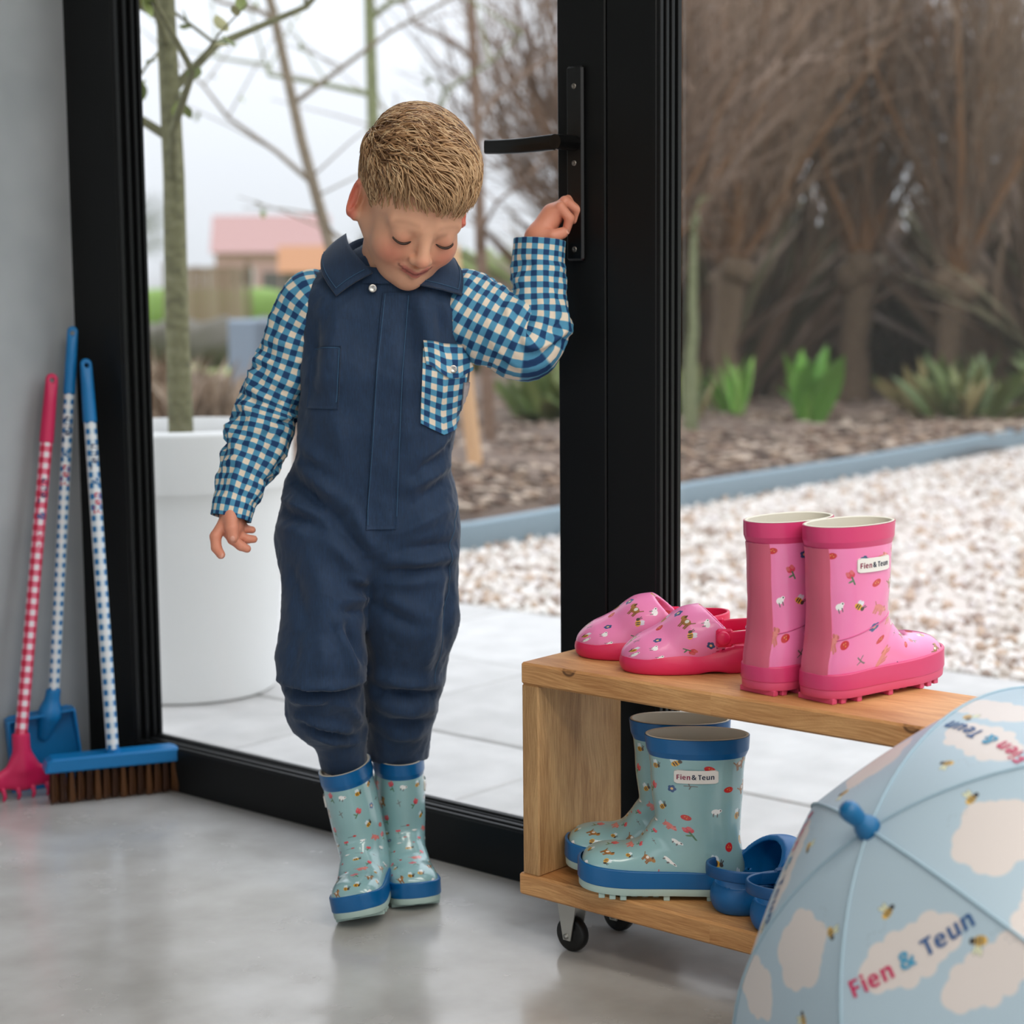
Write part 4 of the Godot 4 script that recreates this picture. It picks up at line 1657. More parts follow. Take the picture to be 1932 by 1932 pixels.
# A pollarded willow: a short thick trunk, a knobbly head, stout stems and a spray of thin twigs.
func willow(at: Vector3, trunk_h: float, lean: Vector3, reach: float, twigs: int, r: float, label: String, seed_: int, tone: Color, spread := 1.0) -> void:
	var rng := RandomNumberGenerator.new()
	rng.seed = seed_
	var t := thing("willow_tree", label, "tree", at, 0.0, "")
	var bark := world_mat("willow_bark", noise_tex("willow_bark_tone", 0.05, [[0.0, Color(0.30, 0.24, 0.18)], [0.6, Color(0.44, 0.36, 0.28)], [1.0, Color(0.52, 0.47, 0.37)]], 256, 4), 2.0, 0.9, null, true)
	var head := lean + Vector3(0, trunk_h, 0)
	var tr := MB.new()
	add_tube(tr, crooked(Vector3(0, -0.05, 0), head, 0.03, rng), [r * 1.25, r, r * 0.92, r * 0.9, r * 0.92, r, r * 1.1], 12)
	for k in 5:
		var kr := r * rng.randf_range(0.75, 1.1)
		var kc := head + Vector3(rng.randf_range(-1, 1) * r, rng.randf_range(-0.6, 0.5) * r, rng.randf_range(-1, 1) * r)
		add_lathe(tr, [Vector2(0.0, -kr), Vector2(kr * 0.7, -kr * 0.7), Vector2(kr, 0.0), Vector2(kr * 0.7, kr * 0.7), Vector2(0.0, kr)], 9, kc)
	part("trunk", tr.mesh(true), bark, t)
	var stems := MB.new()
	var ends := []
	for k in 22:
		var g := TAU * k / 22.0 + rng.randf_range(-0.3, 0.3)
		var out := rng.randf_range(0.05, 0.62) * spread
		var tip := head + Vector3(cos(g) * out, rng.randf_range(0.7, 1.15), sin(g) * out) * reach * 0.62
		var pts := crooked(head, tip, 0.06, rng, 6)
		add_tube(stems, pts, [r * 0.32, r * 0.27, r * 0.22, r * 0.17, r * 0.12, r * 0.07], 6)
		ends.append([head, tip])
	part("branch_stems", stems.mesh(true), std("willow_stem", Color(0.50, 0.36, 0.24), 0.85), t)
	for v in 2:
		var xfs := []
		for k in twigs / 2:
			var e: Array = ends[rng.randi() % ends.size()]
			var base: Vector3 = (e[0] as Vector3).lerp(e[1], rng.randf_range(0.02, 0.95)) + Vector3(rng.randf_range(-0.12, 0.12), 0, rng.randf_range(-0.12, 0.12))
			var d: Vector3 = (e[1] - e[0]).normalized() * 0.8 + Vector3(rng.randf_range(-0.55, 0.55) * spread, rng.randf_range(0.2, 0.9), rng.randf_range(-0.55, 0.55) * spread)
			var L := reach * rng.randf_range(0.22, 0.52)
			var b := frame_at(d)
			b = Basis(b.x, b.z, -b.y).rotated(d.normalized(), rng.randf() * TAU)
			xfs.append(Transform3D(b.scaled_local(Vector3(2.1, L, 2.1)), base))
		var tints := []
		for k in 9: tints.append(tone.lightened(rng.randf_range(0.0, 0.16)).darkened(rng.randf_range(0.0, 0.25)).srgb_to_linear())
		scatter("twigs", twig_mesh(seed_ + v, 0.10 + 0.12 * v), tinted("twig_bark", 0.8), xfs, tints, t)


func leafy(called: String, at: Vector3, n: int, size: float, wide: float, tones: Array, label: String, seed_: int, spread := 1.0) -> void:
	var rng := RandomNumberGenerator.new()
	rng.seed = seed_
	var t := thing(called, label, "plant", at)
	var xfs := []
	for k in n:
		var g := rng.randf() * TAU
		var out := rng.randf() * spread
		var d := Vector3(cos(g) * out, 1.0, sin(g) * out).normalized()
		var b := frame_at(d)
		b = Basis(b.x, b.z, -b.y).rotated(d, rng.randf() * TAU)
		xfs.append(Transform3D(b.scaled(Vector3.ONE * size * rng.randf_range(0.55, 1.0)), Vector3(cos(g), 0, sin(g)) * rng.randf() * size * 0.35 * spread))
	var tints := tones.map(func(c): return (c as Color).srgb_to_linear())
	scatter("leaves", blade_mesh(0.35, wide), tinted("leaf_green", 0.6), xfs, tints, t)


func young_tree(at: Vector3, h: float, r: float, label: String, seed_: int, bark: Color, lean: Vector3, leaf_n: int, low := 0.4, boughs := 9, into: Node3D = null) -> void:
	var rng := RandomNumberGenerator.new()
	rng.seed = seed_
	var t := into if into else thing("young_tree", label, "tree", at)
	var off := at if into else Vector3.ZERO
	var bk := world_mat("bark_%d" % seed_, noise_tex("bark_tone_%d" % seed_, 0.04, [[0.0, bark.darkened(0.28)], [0.5, bark], [1.0, bark.lightened(0.18)]], 256, 4), 3.0, 0.9, null, true)
	var tr := MB.new()
	var line := crooked(Vector3.ZERO, Vector3(0, h, 0) + lean, 0.012, rng, 9)
	var rad := []
	for k in 9: rad.append(lerpf(r, r * 0.35, k / 8.0))
	add_tube(tr, line, rad, 10)
	part("trunk", tr.mesh(true), bk, t, off)
	var leaf_x := []
	for k in boughs:
		var f := lerpf(low, 0.97, (k + 0.5) / boughs)
		var a: Vector3 = line[int(f * 8)].lerp(line[mini(int(f * 8) + 1, 8)], f * 8 - int(f * 8))
		var g := k * 2.4 + rng.randf()
		var L := h * rng.randf_range(0.22, 0.42) * (1.2 - f * 0.5)
		var tip := a + Vector3(cos(g) * L * 0.75, L * rng.randf_range(0.15, 0.65), sin(g) * L * 0.75)
		var m := MB.new()
		var pts := crooked(a, tip, 0.03 * L * 3.0, rng, 6)
		add_tube(m, pts, [r * 0.42, r * 0.34, r * 0.27, r * 0.2, r * 0.14, r * 0.07], 6)
		for j in 5:
			var q: Vector3 = pts[1 + j % 5]
			var e := q + Vector3(rng.randf_range(-1, 1), rng.randf_range(0.1, 1.0), rng.randf_range(-1, 1)).normalized() * L * rng.randf_range(0.25, 0.5)
			add_tube(m, [q, q.lerp(e, 0.5) + Vector3(0, 0.01, 0), e], [r * 0.14, r * 0.1, r * 0.05], 4)
			for z in leaf_n:
				var p := q.lerp(e, rng.randf())
				leaf_x.append(Transform3D(Basis.from_euler(Vector3(rng.randf() * 6, rng.randf() * 6, 0)).scaled(Vector3.ONE * rng.randf_range(0.03, 0.055)), p))
		part("branch", m.mesh(true), bk, t, off)
	if leaf_x:
		var lv := scatter("leaves", blade_mesh(0.3, 0.32), tinted("leaf_green", 0.6), leaf_x, [Color(0.55, 0.60, 0.33).srgb_to_linear(), Color(0.60, 0.58, 0.38).srgb_to_linear(), Color(0.47, 0.53, 0.28).srgb_to_linear()], t)
		lv.position = off


func build_garden() -> void:
	var rng := RandomNumberGenerator.new()
	rng.seed = 21
	# ground
	var g := MB.new()
	add_box(g, Vector3(-30, -0.30, -60), Vector3(240, 0.4, 115.6), 0.0)
	struct("ground", g.mesh(), world_mat("lawn", noise_tex("lawn_tone", 0.03, [[0.0, Color(0.42, 0.47, 0.25)], [0.5, Color(0.52, 0.58, 0.31)], [1.0, Color(0.60, 0.62, 0.40)]], 512, 5), 0.12, 0.95))
	# paved terrace: slabs laid one by one
	var bed := MB.new()
	add_box(bed, Vector3(-2.5, -0.075, -3.08), Vector3(9.4, 0.05, 1.84), 0.0)
	var paving := struct("terrace", bed.mesh(), std("joint_sand", Color(0.50, 0.49, 0.46), 0.95))
	var tones := []
	for k in 3:
		var c := Color(0.715, 0.705, 0.69).lightened(0.05 * k)
		tones.append(world_mat("slab_%d" % k, noise_tex("slab_tone_%d" % k, 0.03, [[0.0, c.darkened(0.07)], [1.0, c.lightened(0.07)]], 256, 4), 0.9, 0.7))
	var slab := box_mesh(Vector3(0.594, 0.05, 0.594), Vector3.ZERO, 0.004)
	for i in 15:
		for j in 3:
			part("slab", slab, tones[(i * 5 + j * 7) % 3], paving, Vector3(-6.7 + i * 0.6, -0.045 + 0.001 * ((i * 3 + j * 5) % 3), -2.475 - j * 0.6))
	# gravel
	var gb := MB.new()
	add_box(gb, Vector3(-1.2, -0.075, -8.0), Vector3(7.2, 0.09, 8.0), 0.0)
	struct("gravel_bed", gb.mesh(), world_mat("gravel_ground", noise_tex("gravel_tone", 0.12, [[0.0, Color(0.55, 0.50, 0.46)], [0.35, Color(0.71, 0.67, 0.63)], [1.0, Color(0.83, 0.80, 0.77)]], 512, 3), 1.3, 0.9))
	var xfs := []
	for k in 14000:
		var z := -4.0 - 7.5 * pow(rng.randf(), 1.5)
		var x := rng.randf_range(-4.5, 0.6)
		xfs.append(Transform3D(Basis.from_euler(Vector3(rng.randf() * 6, rng.randf() * 6, rng.randf() * 6)).scaled(Vector3.ONE * rng.randf_range(0.009, 0.022)), Vector3(x, -0.024, z)))
	tag(scatter("gravel", lump(3), tinted("gravel_stone", 0.85), xfs, [Color(0.76, 0.72, 0.68).srgb_to_linear(), Color(0.84, 0.82, 0.79).srgb_to_linear(), Color(0.70, 0.61, 0.53).srgb_to_linear(), Color(0.80, 0.77, 0.75).srgb_to_linear(), Color(0.60, 0.53, 0.48).srgb_to_linear(), Color(0.86, 0.83, 0.80).srgb_to_linear()]), "pale pea gravel spread beyond the paved terrace", "gravel", "", "stuff")
	# edging strip
	var edge := MB.new()
	var line := [Vector3(-4.9, 0, -3.6), Vector3(-4.45, 0, -4.3), Vector3(-4.36, 0, -4.9), Vector3(-4.40, 0, -5.6), Vector3(-4.50, 0, -6.5), Vector3(-4.52, 0, -7.8), Vector3(-4.62, 0, -9.2), Vector3(-4.75, 0, -11.0), Vector3(-4.9, 0, -14.0)]
	var rings := []
	for k in line.size():
		var d: Vector3 = (line[mini(k + 1, line.size() - 1)] - line[maxi(k - 1, 0)]).normalized()
		var s := d.cross(Vector3.UP) * 0.03
		var p: Vector3 = line[k]
		rings.append([p - s + Vector3(0, -0.06, 0), p + s + Vector3(0, -0.06, 0), p + s + Vector3(0, 0.062, 0), p + s * 0.7 + Vector3(0, 0.068, 0), p - s * 0.7 + Vector3(0, 0.068, 0), p - s + Vector3(0, 0.062, 0)])
	add_loft(edge, rings, true)
	tag(part("edging_strip", edge.mesh(), std("slate_edging", Color(0.48, 0.55, 0.585), 0.6)), "slate blue edging strip between gravel and planting bed", "edging")
	# bark bed
	var mb := MB.new()
	var rows := []
	for j in 16:
		var row := []
		for i in 16:
			var z := -3.6 - 12.0 * j / 15.0
			var x0 := -4.42 - 0.02 * j
			row.append(Vector3(x0 - 9.0 * pow(i / 15.0, 1.3), -0.03 + 0.10 * smoothstep(0.0, 0.25, i / 15.0) + 0.04 * sin(i * 1.7 + j * 2.1), z))
		rows.append(row)
	add_loft(mb, rows, false)
	struct("planting_bed", mb.mesh(true), world_mat("bark_ground", noise_tex("bark_tone", 0.10, [[0.0, Color(0.24, 0.19, 0.16)], [0.5, Color(0.40, 0.33, 0.28)], [1.0, Color(0.58, 0.50, 0.43)]], 512, 4), 1.1, 0.95))
	xfs = []
	for k in 9000:
		var u := pow(rng.randf(), 1.2)
		var z := -3.8 - 9.5 * rng.randf()
		xfs.append(Transform3D(Basis.from_euler(Vector3(rng.randf() * 0.8, rng.randf() * 6, rng.randf() * 0.8)).scaled(Vector3(0.035, 0.012, 0.016) * rng.randf_range(0.6, 1.5)), Vector3(-4.62 - 4.5 * u, 0.05 + 0.03 * rng.randf(), z)))
	tag(scatter("bark_mulch", lump(8), tinted("mulch_chip", 0.9), xfs, [Color(0.42, 0.33, 0.27).srgb_to_linear(), Color(0.55, 0.46, 0.38).srgb_to_linear(), Color(0.30, 0.24, 0.20).srgb_to_linear(), Color(0.68, 0.61, 0.54).srgb_to_linear(), Color(0.47, 0.40, 0.35).srgb_to_linear()]), "brown bark mulch covering the planting bed", "mulch", "", "stuff")

	# planter with its tree
	var pt := thing("potted_tree", "slim mossy tree in a large white round planter outside the door", "potted tree", Vector3(-3.325, -0.02, -2.73))
	var pot := MB.new()
	add_lathe(pot, [Vector2(0.0, 0.0), Vector2(0.188, 0.0), Vector2(0.200, 0.008), Vector2(0.232, 0.42), Vector2(0.236, 0.468), Vector2(0.250, 0.478), Vector2(0.254, 0.60), Vector2(0.250, 0.612), Vector2(0.232, 0.612), Vector2(0.226, 0.56), Vector2(0.222, 0.54)], 56)
	part("pot", pot.mesh(true), std("white_pot", Color(0.86, 0.86, 0.85), 0.5), pt)
	var soil := MB.new()
	add_lathe(soil, [Vector2(0.224, 0.535), Vector2(0.15, 0.548), Vector2(0.0, 0.556)], 40)
	part("soil", soil.mesh(true), std("potting_soil", Color(0.20, 0.16, 0.13), 0.95), pt)
	young_tree(Vector3(0, 0.55, 0), 2.5, 0.029, "", 31, Color(0.43, 0.42, 0.29), Vector3(-0.10, 0, -0.06), 7, 0.22, 18, pt)

	# stakes and saplings
	var sk := MB.new()
	add_tube(sk, [Vector3(0, 0.0, 0), Vector3(0.0, 0.06, 0), Vector3(-0.055, 0.6, 0.03), Vector3(-0.085, 1.06, 0.05)], [0.022, 0.036, 0.038, 0.036], 12)
	tag(part("tree_stake", sk.mesh(true), std("pale_pine", Color(0.80, 0.64, 0.48), 0.75), self, Vector3(-5.755, 0.03, -6.475)), "pale wooden stake leaning in the planting bed behind the boy", "stake")
	young_tree(Vector3(-6.36, 0.03, -6.46), 4.2, 0.040, "green barked sapling standing straight above the boy's head", 41, Color(0.50, 0.52, 0.36), Vector3(-0.05, 0, 0), 1, 0.30, 8)
	young_tree(Vector3(-6.60, 0.03, -7.55), 4.4, 0.036, "brown sapling with two close stems behind the boy", 43, Color(0.48, 0.38, 0.31), Vector3(-0.28, 0, -0.1), 0, 0.2, 10)
	young_tree(Vector3(-5.60, 0.03, -5.72), 4.0, 0.030, "slanting thin sapling leaning over the lawn", 47, Color(0.50, 0.44, 0.36), Vector3(-0.9, 0, 0.35), 1, 0.2, 9)
	willow(Vector3(-6.75, 0.03, -8.9), 0.75, Vector3(0.05, 0, 0), 2.6, 520, 0.085, "brown twiggy willow behind the door post", 51, Color(0.54, 0.43, 0.35), 1.25)
	willow(Vector3(-7.05, 0.03, -10.4), 0.95, Vector3(0.1, 0, 0), 2.9, 380, 0.10, "dense brown willow nearest the window post", 52, Color(0.58, 0.46, 0.36), 1.0)
	willow(Vector3(-7.45, 0.0, -11.85), 1.15, Vector3(-0.12, 0, 0.05), 3.0, 340, 0.115, "pollarded willow with a thick leaning trunk in the garden", 53, Color(0.57, 0.44, 0.34), 0.9)
	willow(Vector3(-6.80, 0.0, -11.7), 1.0, Vector3(0.1, 0, 0.05), 3.0, 340, 0.125, "pollarded willow with the stoutest straight trunk", 54, Color(0.55, 0.43, 0.33), 0.9)
	willow(Vector3(-6.05, 0.0, -11.6), 0.9, Vector3(0.12, 0, -0.05), 3.0, 340, 0.105, "pollarded willow standing farthest along the gravel", 55, Color(0.53, 0.42, 0.33), 0.95)
	willow(Vector3(-6.3, 0.0, -13.7), 0.9, Vector3(0.0, 0, 0.0), 3.2, 300, 0.11, "twiggy willow at the back of the willow row", 56, Color(0.48, 0.38, 0.30), 1.0)
	young_tree(Vector3(-6.10, 0.02, -8.72), 1.25, 0.045, "short mossy green post of a cut tree beside the window post", 61, Color(0.45, 0.47, 0.33), Vector3(0.02, 0, 0), 0, 0.9, 1)
	# green plants
	var lush := [Color(0.42, 0.62, 0.22), Color(0.36, 0.56, 0.20), Color(0.50, 0.66, 0.28)]
	var dull := [Color(0.34, 0.40, 0.20), Color(0.45, 0.47, 0.27), Color(0.30, 0.36, 0.18), Color(0.55, 0.50, 0.33)]
	leafy("fern_clump", Vector3(-5.98, 0.05, -9.82), 26, 0.55, 0.17, lush, "bright green leafy clump at the foot of the willows", 71, 0.5)
	leafy("fern_clump", Vector3(-6.65, 0.05, -9.95), 16, 0.45, 0.09, lush, "upright green leaf clump left of the brightest clump by the trunk", 72, 0.6)
	leafy("fern_clump", Vector3(-6.80, 0.05, -9.60), 22, 0.40, 0.10, dull, "dull green leaf clump beside the mossy post", 73, 0.9)
	leafy("low_shrub", Vector3(-5.35, 0.04, -10.6), 90, 0.5, 0.10, dull, "olive low shrub under the farther willows", 74, 1.6)
	leafy("low_shrub", Vector3(-4.75, 0.04, -11.4), 120, 0.75, 0.09, dull, "wide olive shrub at the end of the edging strip", 75, 1.6)
	leafy("low_shrub", Vector3(-5.2, 0.0, -13.5), 130, 0.95, 0.08, dull, "tall olive shrub beyond the edging strip", 76, 1.5)
	leafy("low_shrub", Vector3(-7.35, 0.04, -9.2), 130, 0.55, 0.12, [Color(0.44, 0.52, 0.27), Color(0.52, 0.56, 0.33), Color(0.36, 0.43, 0.22)], "green low shrub behind the pale stake", 77, 1.7)
	leafy("dry_shrub", Vector3(-8.6, 0.02, -7.3), 150, 0.55, 0.05, [Color(0.55, 0.46, 0.37), Color(0.48, 0.40, 0.32), Color(0.62, 0.54, 0.45)], "dry brown shrub behind the white planter", 78, 1.8)
	leafy("dry_shrub", Vector3(-10.1, 0.0, -8.1), 150, 0.6, 0.05, [Color(0.55, 0.46, 0.37), Color(0.48, 0.40, 0.32), Color(0.62, 0.54, 0.45)], "dry brown shrub farther out behind the planter tree", 79, 1.8)

	for q in [[Vector3(-8.3, 0, -13.6), "brown thicket filling the gap behind the leaning willow trunk", 91], [Vector3(-7.0, 0, -14.2), "brown thicket behind the stoutest willow", 92], [Vector3(-5.6, 0, -13.0), "brown thicket behind the farthest willow", 93], [Vector3(-8.2, 0, -11.6), "brown thicket between the window post and the leaning willow", 94]]:
		leafy("thicket", q[0], 520, 2.1, 0.028, [Color(0.47, 0.38, 0.31), Color(0.40, 0.32, 0.26), Color(0.56, 0.47, 0.39), Color(0.43, 0.40, 0.29)], q[1], q[2], 1.0)

	# farther off
	tag(part("garden_crate", box_mesh(Vector3(0.32, 0.55, 0.3), Vector3.ZERO, 0.02), std("crate_grey", Color(0.50, 0.55, 0.60), 0.7), self, Vector3(-10.45, 0.40, -9.32)), "blue grey crate standing on the lawn", "crate")
	for q in [[Vector3(-17.6, 0, -13.0), 5.0, 0.55, 48.0, Color(0.36, 0.34, 0.30), "low dark hedge across the lawn"], [Vector3(-11.55, 0, -13.75), 2.0, 1.25, 40.0, Color(0.45, 0.49, 0.30), "tall olive hedge beyond the pale stake"], [Vector3(-30.0, 0, -26.5), 10.0, 0.9, 46.0, Color(0.45, 0.55, 0.28), "bright green hedge in front of the far houses"]]:
		var hm := MB.new()
		var hr := []
		for j in 25:
			var ring := []
			for s in 10:
				var a := TAU * s / 10
				var w := 0.35 + 0.09 * sin(j * 2.3 + s * 1.9) + 0.06 * sin(j * 5.1 + s * 3.3)
				ring.append(Vector3((j / 24.0 - 0.5) * q[1], q[2] * 0.5 + sin(a) * (q[2] * 0.5 + 0.06 * sin(j * 3.7 + s)), cos(a) * w))
			hr.append(ring)
		add_loft(hm, hr, true)
		add_cap(hm, hr[0], false)
		add_cap(hm, hr[-1], true)
		var h := part("hedge", hm.mesh(true), std("hedge_%d" % int(q[3]), q[4], 0.95), self, q[0])
		h.rotation.y = deg_to_rad(q[3])
		tag(h, q[5], "hedge")
	# board fence
	var fence := thing("board_fence", "weathered brown board fence at the end of the lawn", "fence", Vector3(-22.9, 0, -19.4), deg_to_rad(49))
	for k in 9:
		var pm := std("fence_%d" % (k % 3), Color(0.50, 0.41, 0.34).lightened(0.05 * (k % 3)), 0.9)
		part("board", box_mesh(Vector3(0.125, 1.25 + 0.02 * (k % 2), 0.03), Vector3.ZERO, 0.004), pm, fence, Vector3(-0.56 + k * 0.135, 0.62, 0.01 * (k % 2)))
	for x in [-0.62, 0.66]:
		part("post", box_mesh(Vector3(0.09, 1.35, 0.09), Vector3.ZERO, 0.006), std("fence_post", Color(0.45, 0.37, 0.31), 0.9), fence, Vector3(x, 0.66, -0.05))
	part("top_rail", box_mesh(Vector3(1.36, 0.06, 0.06), Vector3.ZERO, 0.006), std("fence_post", Color.WHITE), fence, Vector3(0.02, 1.2, -0.05))
	# houses
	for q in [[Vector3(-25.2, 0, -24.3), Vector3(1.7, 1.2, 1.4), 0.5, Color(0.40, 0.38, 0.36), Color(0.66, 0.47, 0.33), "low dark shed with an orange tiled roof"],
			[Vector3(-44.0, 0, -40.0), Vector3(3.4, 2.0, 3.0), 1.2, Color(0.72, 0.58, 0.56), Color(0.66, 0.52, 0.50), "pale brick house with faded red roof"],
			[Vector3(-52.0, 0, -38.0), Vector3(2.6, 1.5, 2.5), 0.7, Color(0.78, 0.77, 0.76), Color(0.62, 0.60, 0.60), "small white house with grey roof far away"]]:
		var ht := thing("house", q[5], "house", q[0], deg_to_rad(46))
		var sz: Vector3 = q[1]
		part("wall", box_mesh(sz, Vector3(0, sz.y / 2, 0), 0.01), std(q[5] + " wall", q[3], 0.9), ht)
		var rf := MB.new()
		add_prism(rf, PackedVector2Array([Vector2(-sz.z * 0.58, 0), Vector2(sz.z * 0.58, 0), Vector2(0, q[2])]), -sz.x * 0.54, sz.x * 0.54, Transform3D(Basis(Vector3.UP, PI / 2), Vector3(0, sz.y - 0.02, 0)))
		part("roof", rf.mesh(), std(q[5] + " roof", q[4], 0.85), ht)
		for x in [-0.27, 0.27]:
			var wn := part("window", box_mesh(Vector3(sz.x * 0.24, sz.y * 0.3, 0.06), Vector3(sz.x * x, sz.y * 0.62, sz.z / 2), 0.01), std("far_window_frame", Color(0.75, 0.75, 0.74), 0.7), ht)
			part("pane", box_mesh(Vector3(sz.x * 0.20, sz.y * 0.24, 0.02), Vector3(sz.x * x, sz.y * 0.62, sz.z / 2 + 0.03), 0.0), std("far_window_pane", Color(0.16, 0.18, 0.20), 0.15), wn)
		part("door", box_mesh(Vector3(sz.x * 0.16, sz.y * 0.7, 0.05), Vector3(0, sz.y * 0.35, sz.z / 2), 0.01), std("far_door", Color(0.35, 0.33, 0.32), 0.7), ht)
	# distant bare trees, hazy
	for q in [[Vector3(-60, 0, -46), 6.2, "round hazy bare tree on the skyline behind the planter tree", 81], [Vector3(-42, 0, -44), 4.0, "hazy bare tree above the pale brick house", 82], [Vector3(-36, 0, -52), 5.0, "hazy bare tree on the skyline behind the boy", 83], [Vector3(-30, 0, -60), 6.0, "hazy bare tree farthest beyond the willows", 84]]:
		var ft := thing("far_tree", q[2], "tree", q[0])
		var r2 := RandomNumberGenerator.new()
		r2.seed = q[3]
		var tk := MB.new()
		add_tube(tk, crooked(Vector3.ZERO, Vector3(0, q[1] * 0.55, 0), 0.08, r2, 6), [0.2, 0.16, 0.14, 0.12, 0.1, 0.06], 8)
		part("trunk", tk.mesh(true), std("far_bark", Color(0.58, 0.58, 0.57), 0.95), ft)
		var tx := []
		for k in 420:
			var d := Vector3(r2.randf_range(-1, 1), r2.randf_range(-0.15, 1.1), r2.randf_range(-1, 1)).normalized()
			var b := frame_at(d)
			b = Basis(b.x, b.z, -b.y)
			var c: Vector3 = Vector3(0, q[1] * 0.42, 0) + d * q[1] * r2.randf_range(0.0, 0.3)
			tx.append(Transform3D(b.scaled_local(Vector3(4.0, q[1] * r2.randf_range(0.15, 0.3), 4.0)), c))
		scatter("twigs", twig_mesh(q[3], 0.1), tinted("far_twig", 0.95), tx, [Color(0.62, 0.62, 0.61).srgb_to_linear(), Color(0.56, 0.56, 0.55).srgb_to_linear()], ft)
	# a strip of water
	var pond := MB.new()
	var ring := []
	for s in 28:
		var a := -TAU * s / 28
		ring.append(Vector3(cos(a) * 6.0, 0.0, sin(a) * 9.0))
	add_cap(pond, ring, true)
	var pl := part("pond", pond.mesh(), std("pond_water", Color(0.30, 0.55, 0.62), 0.08), self, Vector3(-21.0, -0.08, -46.0))
	tag(pl, "pale blue pond seen far off through the shrubs", "pond", "", "structure")


# ---------------------------------------------------------------- the boy (x to his left hand, y up, z where he walks)

var suit: Field
var fold_noise: FastNoiseLite
var fold_fine: FastNoiseLite

# creases of the cloth: from, to (x, y), width, height
const FOLDS := [
	[-0.128, 0.640, -0.060, 0.580, 0.010, -0.008], [-0.110, 0.655, -0.045, 0.600, 0.009, 0.005], [-0.136, 0.605, -0.080, 0.588, 0.008, 0.005], [-0.134, 0.588, -0.060, 0.560, 0.010, -0.007],
	[-0.060, 0.585, -0.020, 0.520, 0.009, -0.007], [-0.040, 0.600, -0.012, 0.545, 0.007, 0.004], [-0.075, 0.560, -0.025, 0.500, 0.012, 0.006], [-0.140, 0.560, -0.095, 0.575, 0.009, 0.004],
	[-0.130, 0.520, -0.105, 0.440, 0.012, -0.004], [-0.090, 0.520, -0.070, 0.450, 0.020, 0.005], [-0.045, 0.500, -0.024, 0.490, 0.006, 0.005], [-0.050, 0.470, -0.022, 0.462, 0.006, 0.005], [-0.055, 0.455, -0.024, 0.446, 0.005, -0.005],
	[-0.062, 0.440, -0.034, 0.360, 0.007, 0.006], [-0.050, 0.430, -0.026, 0.380, 0.006, -0.006], [-0.085, 0.430, -0.080, 0.365, 0.012, 0.004], [-0.120, 0.420, -0.126, 0.370, 0.010, -0.004],
	[-0.140, 0.356, -0.028, 0.350, 0.008, 0.007], [-0.136, 0.343, -0.030, 0.338, 0.007, -0.009], [-0.125, 0.330, -0.060, 0.322, 0.007, 0.005], [-0.110, 0.316, -0.045, 0.330, 0.007, -0.005],
	[-0.120, 0.300, -0.050, 0.275, 0.007, 0.006], [-0.110, 0.288, -0.048, 0.260, 0.006, -0.006], [-0.095, 0.270, -0.040, 0.250, 0.006, 0.005], [-0.050, 0.318, -0.032, 0.280, 0.006, 0.005],
	[0.020, 0.560, 0.105, 0.590, 0.009, 0.004], [0.030, 0.535, 0.108, 0.540, 0.010, -0.005], [0.015, 0.520, 0.100, 0.520, 0.010, 0.005], [0.010, 0.502, 0.090, 0.505, 0.009, -0.005], [0.000, 0.488, 0.070, 0.492, 0.010, 0.004],
	[0.000, 0.470, 0.060, 0.440, 0.012, 0.004], [0.000, 0.450, 0.050, 0.425, 0.010, -0.004], [0.085, 0.500, 0.070, 0.420, 0.010, 0.004], [0.098, 0.480, 0.092, 0.390, 0.007, -0.005], [0.070, 0.410, 0.060, 0.350, 0.010, 0.004],
	[-0.005, 0.345, 0.075, 0.330, 0.010, 0.006], [-0.005, 0.322, 0.072, 0.316, 0.008, -0.009], [0.000, 0.300, 0.070, 0.290, 0.011, 0.006], [0.005, 0.272, 0.065, 0.268, 0.008, -0.005], [0.010, 0.250, 0.060, 0.246, 0.008, 0.004],
	[0.060, 0.880, 0.078, 0.800, 0.010, 0.004], [0.085, 0.885, 0.095, 0.815, 0.008, -0.004], [0.040, 0.870, 0.050, 0.780, 0.010, -0.003], [-0.050, 0.870, -0.070, 0.780, 0.014, 0.004], [-0.085, 0.850, -0.090, 0.760, 0.010, -0.004],
	[-0.060, 0.740, -0.050, 0.660, 0.012, 0.003], [0.100, 0.700, 0.060, 0.650, 0.010, 0.005], [0.095, 0.680, 0.050, 0.640, 0.008, -0.005], [0.098, 0.650, 0.045, 0.625, 0.009, 0.005], [-0.110, 0.690, -0.070, 0.655, 0.009, 0.004], [0.096, 0.632, 0.050, 0.600, 0.009, -0.004]]


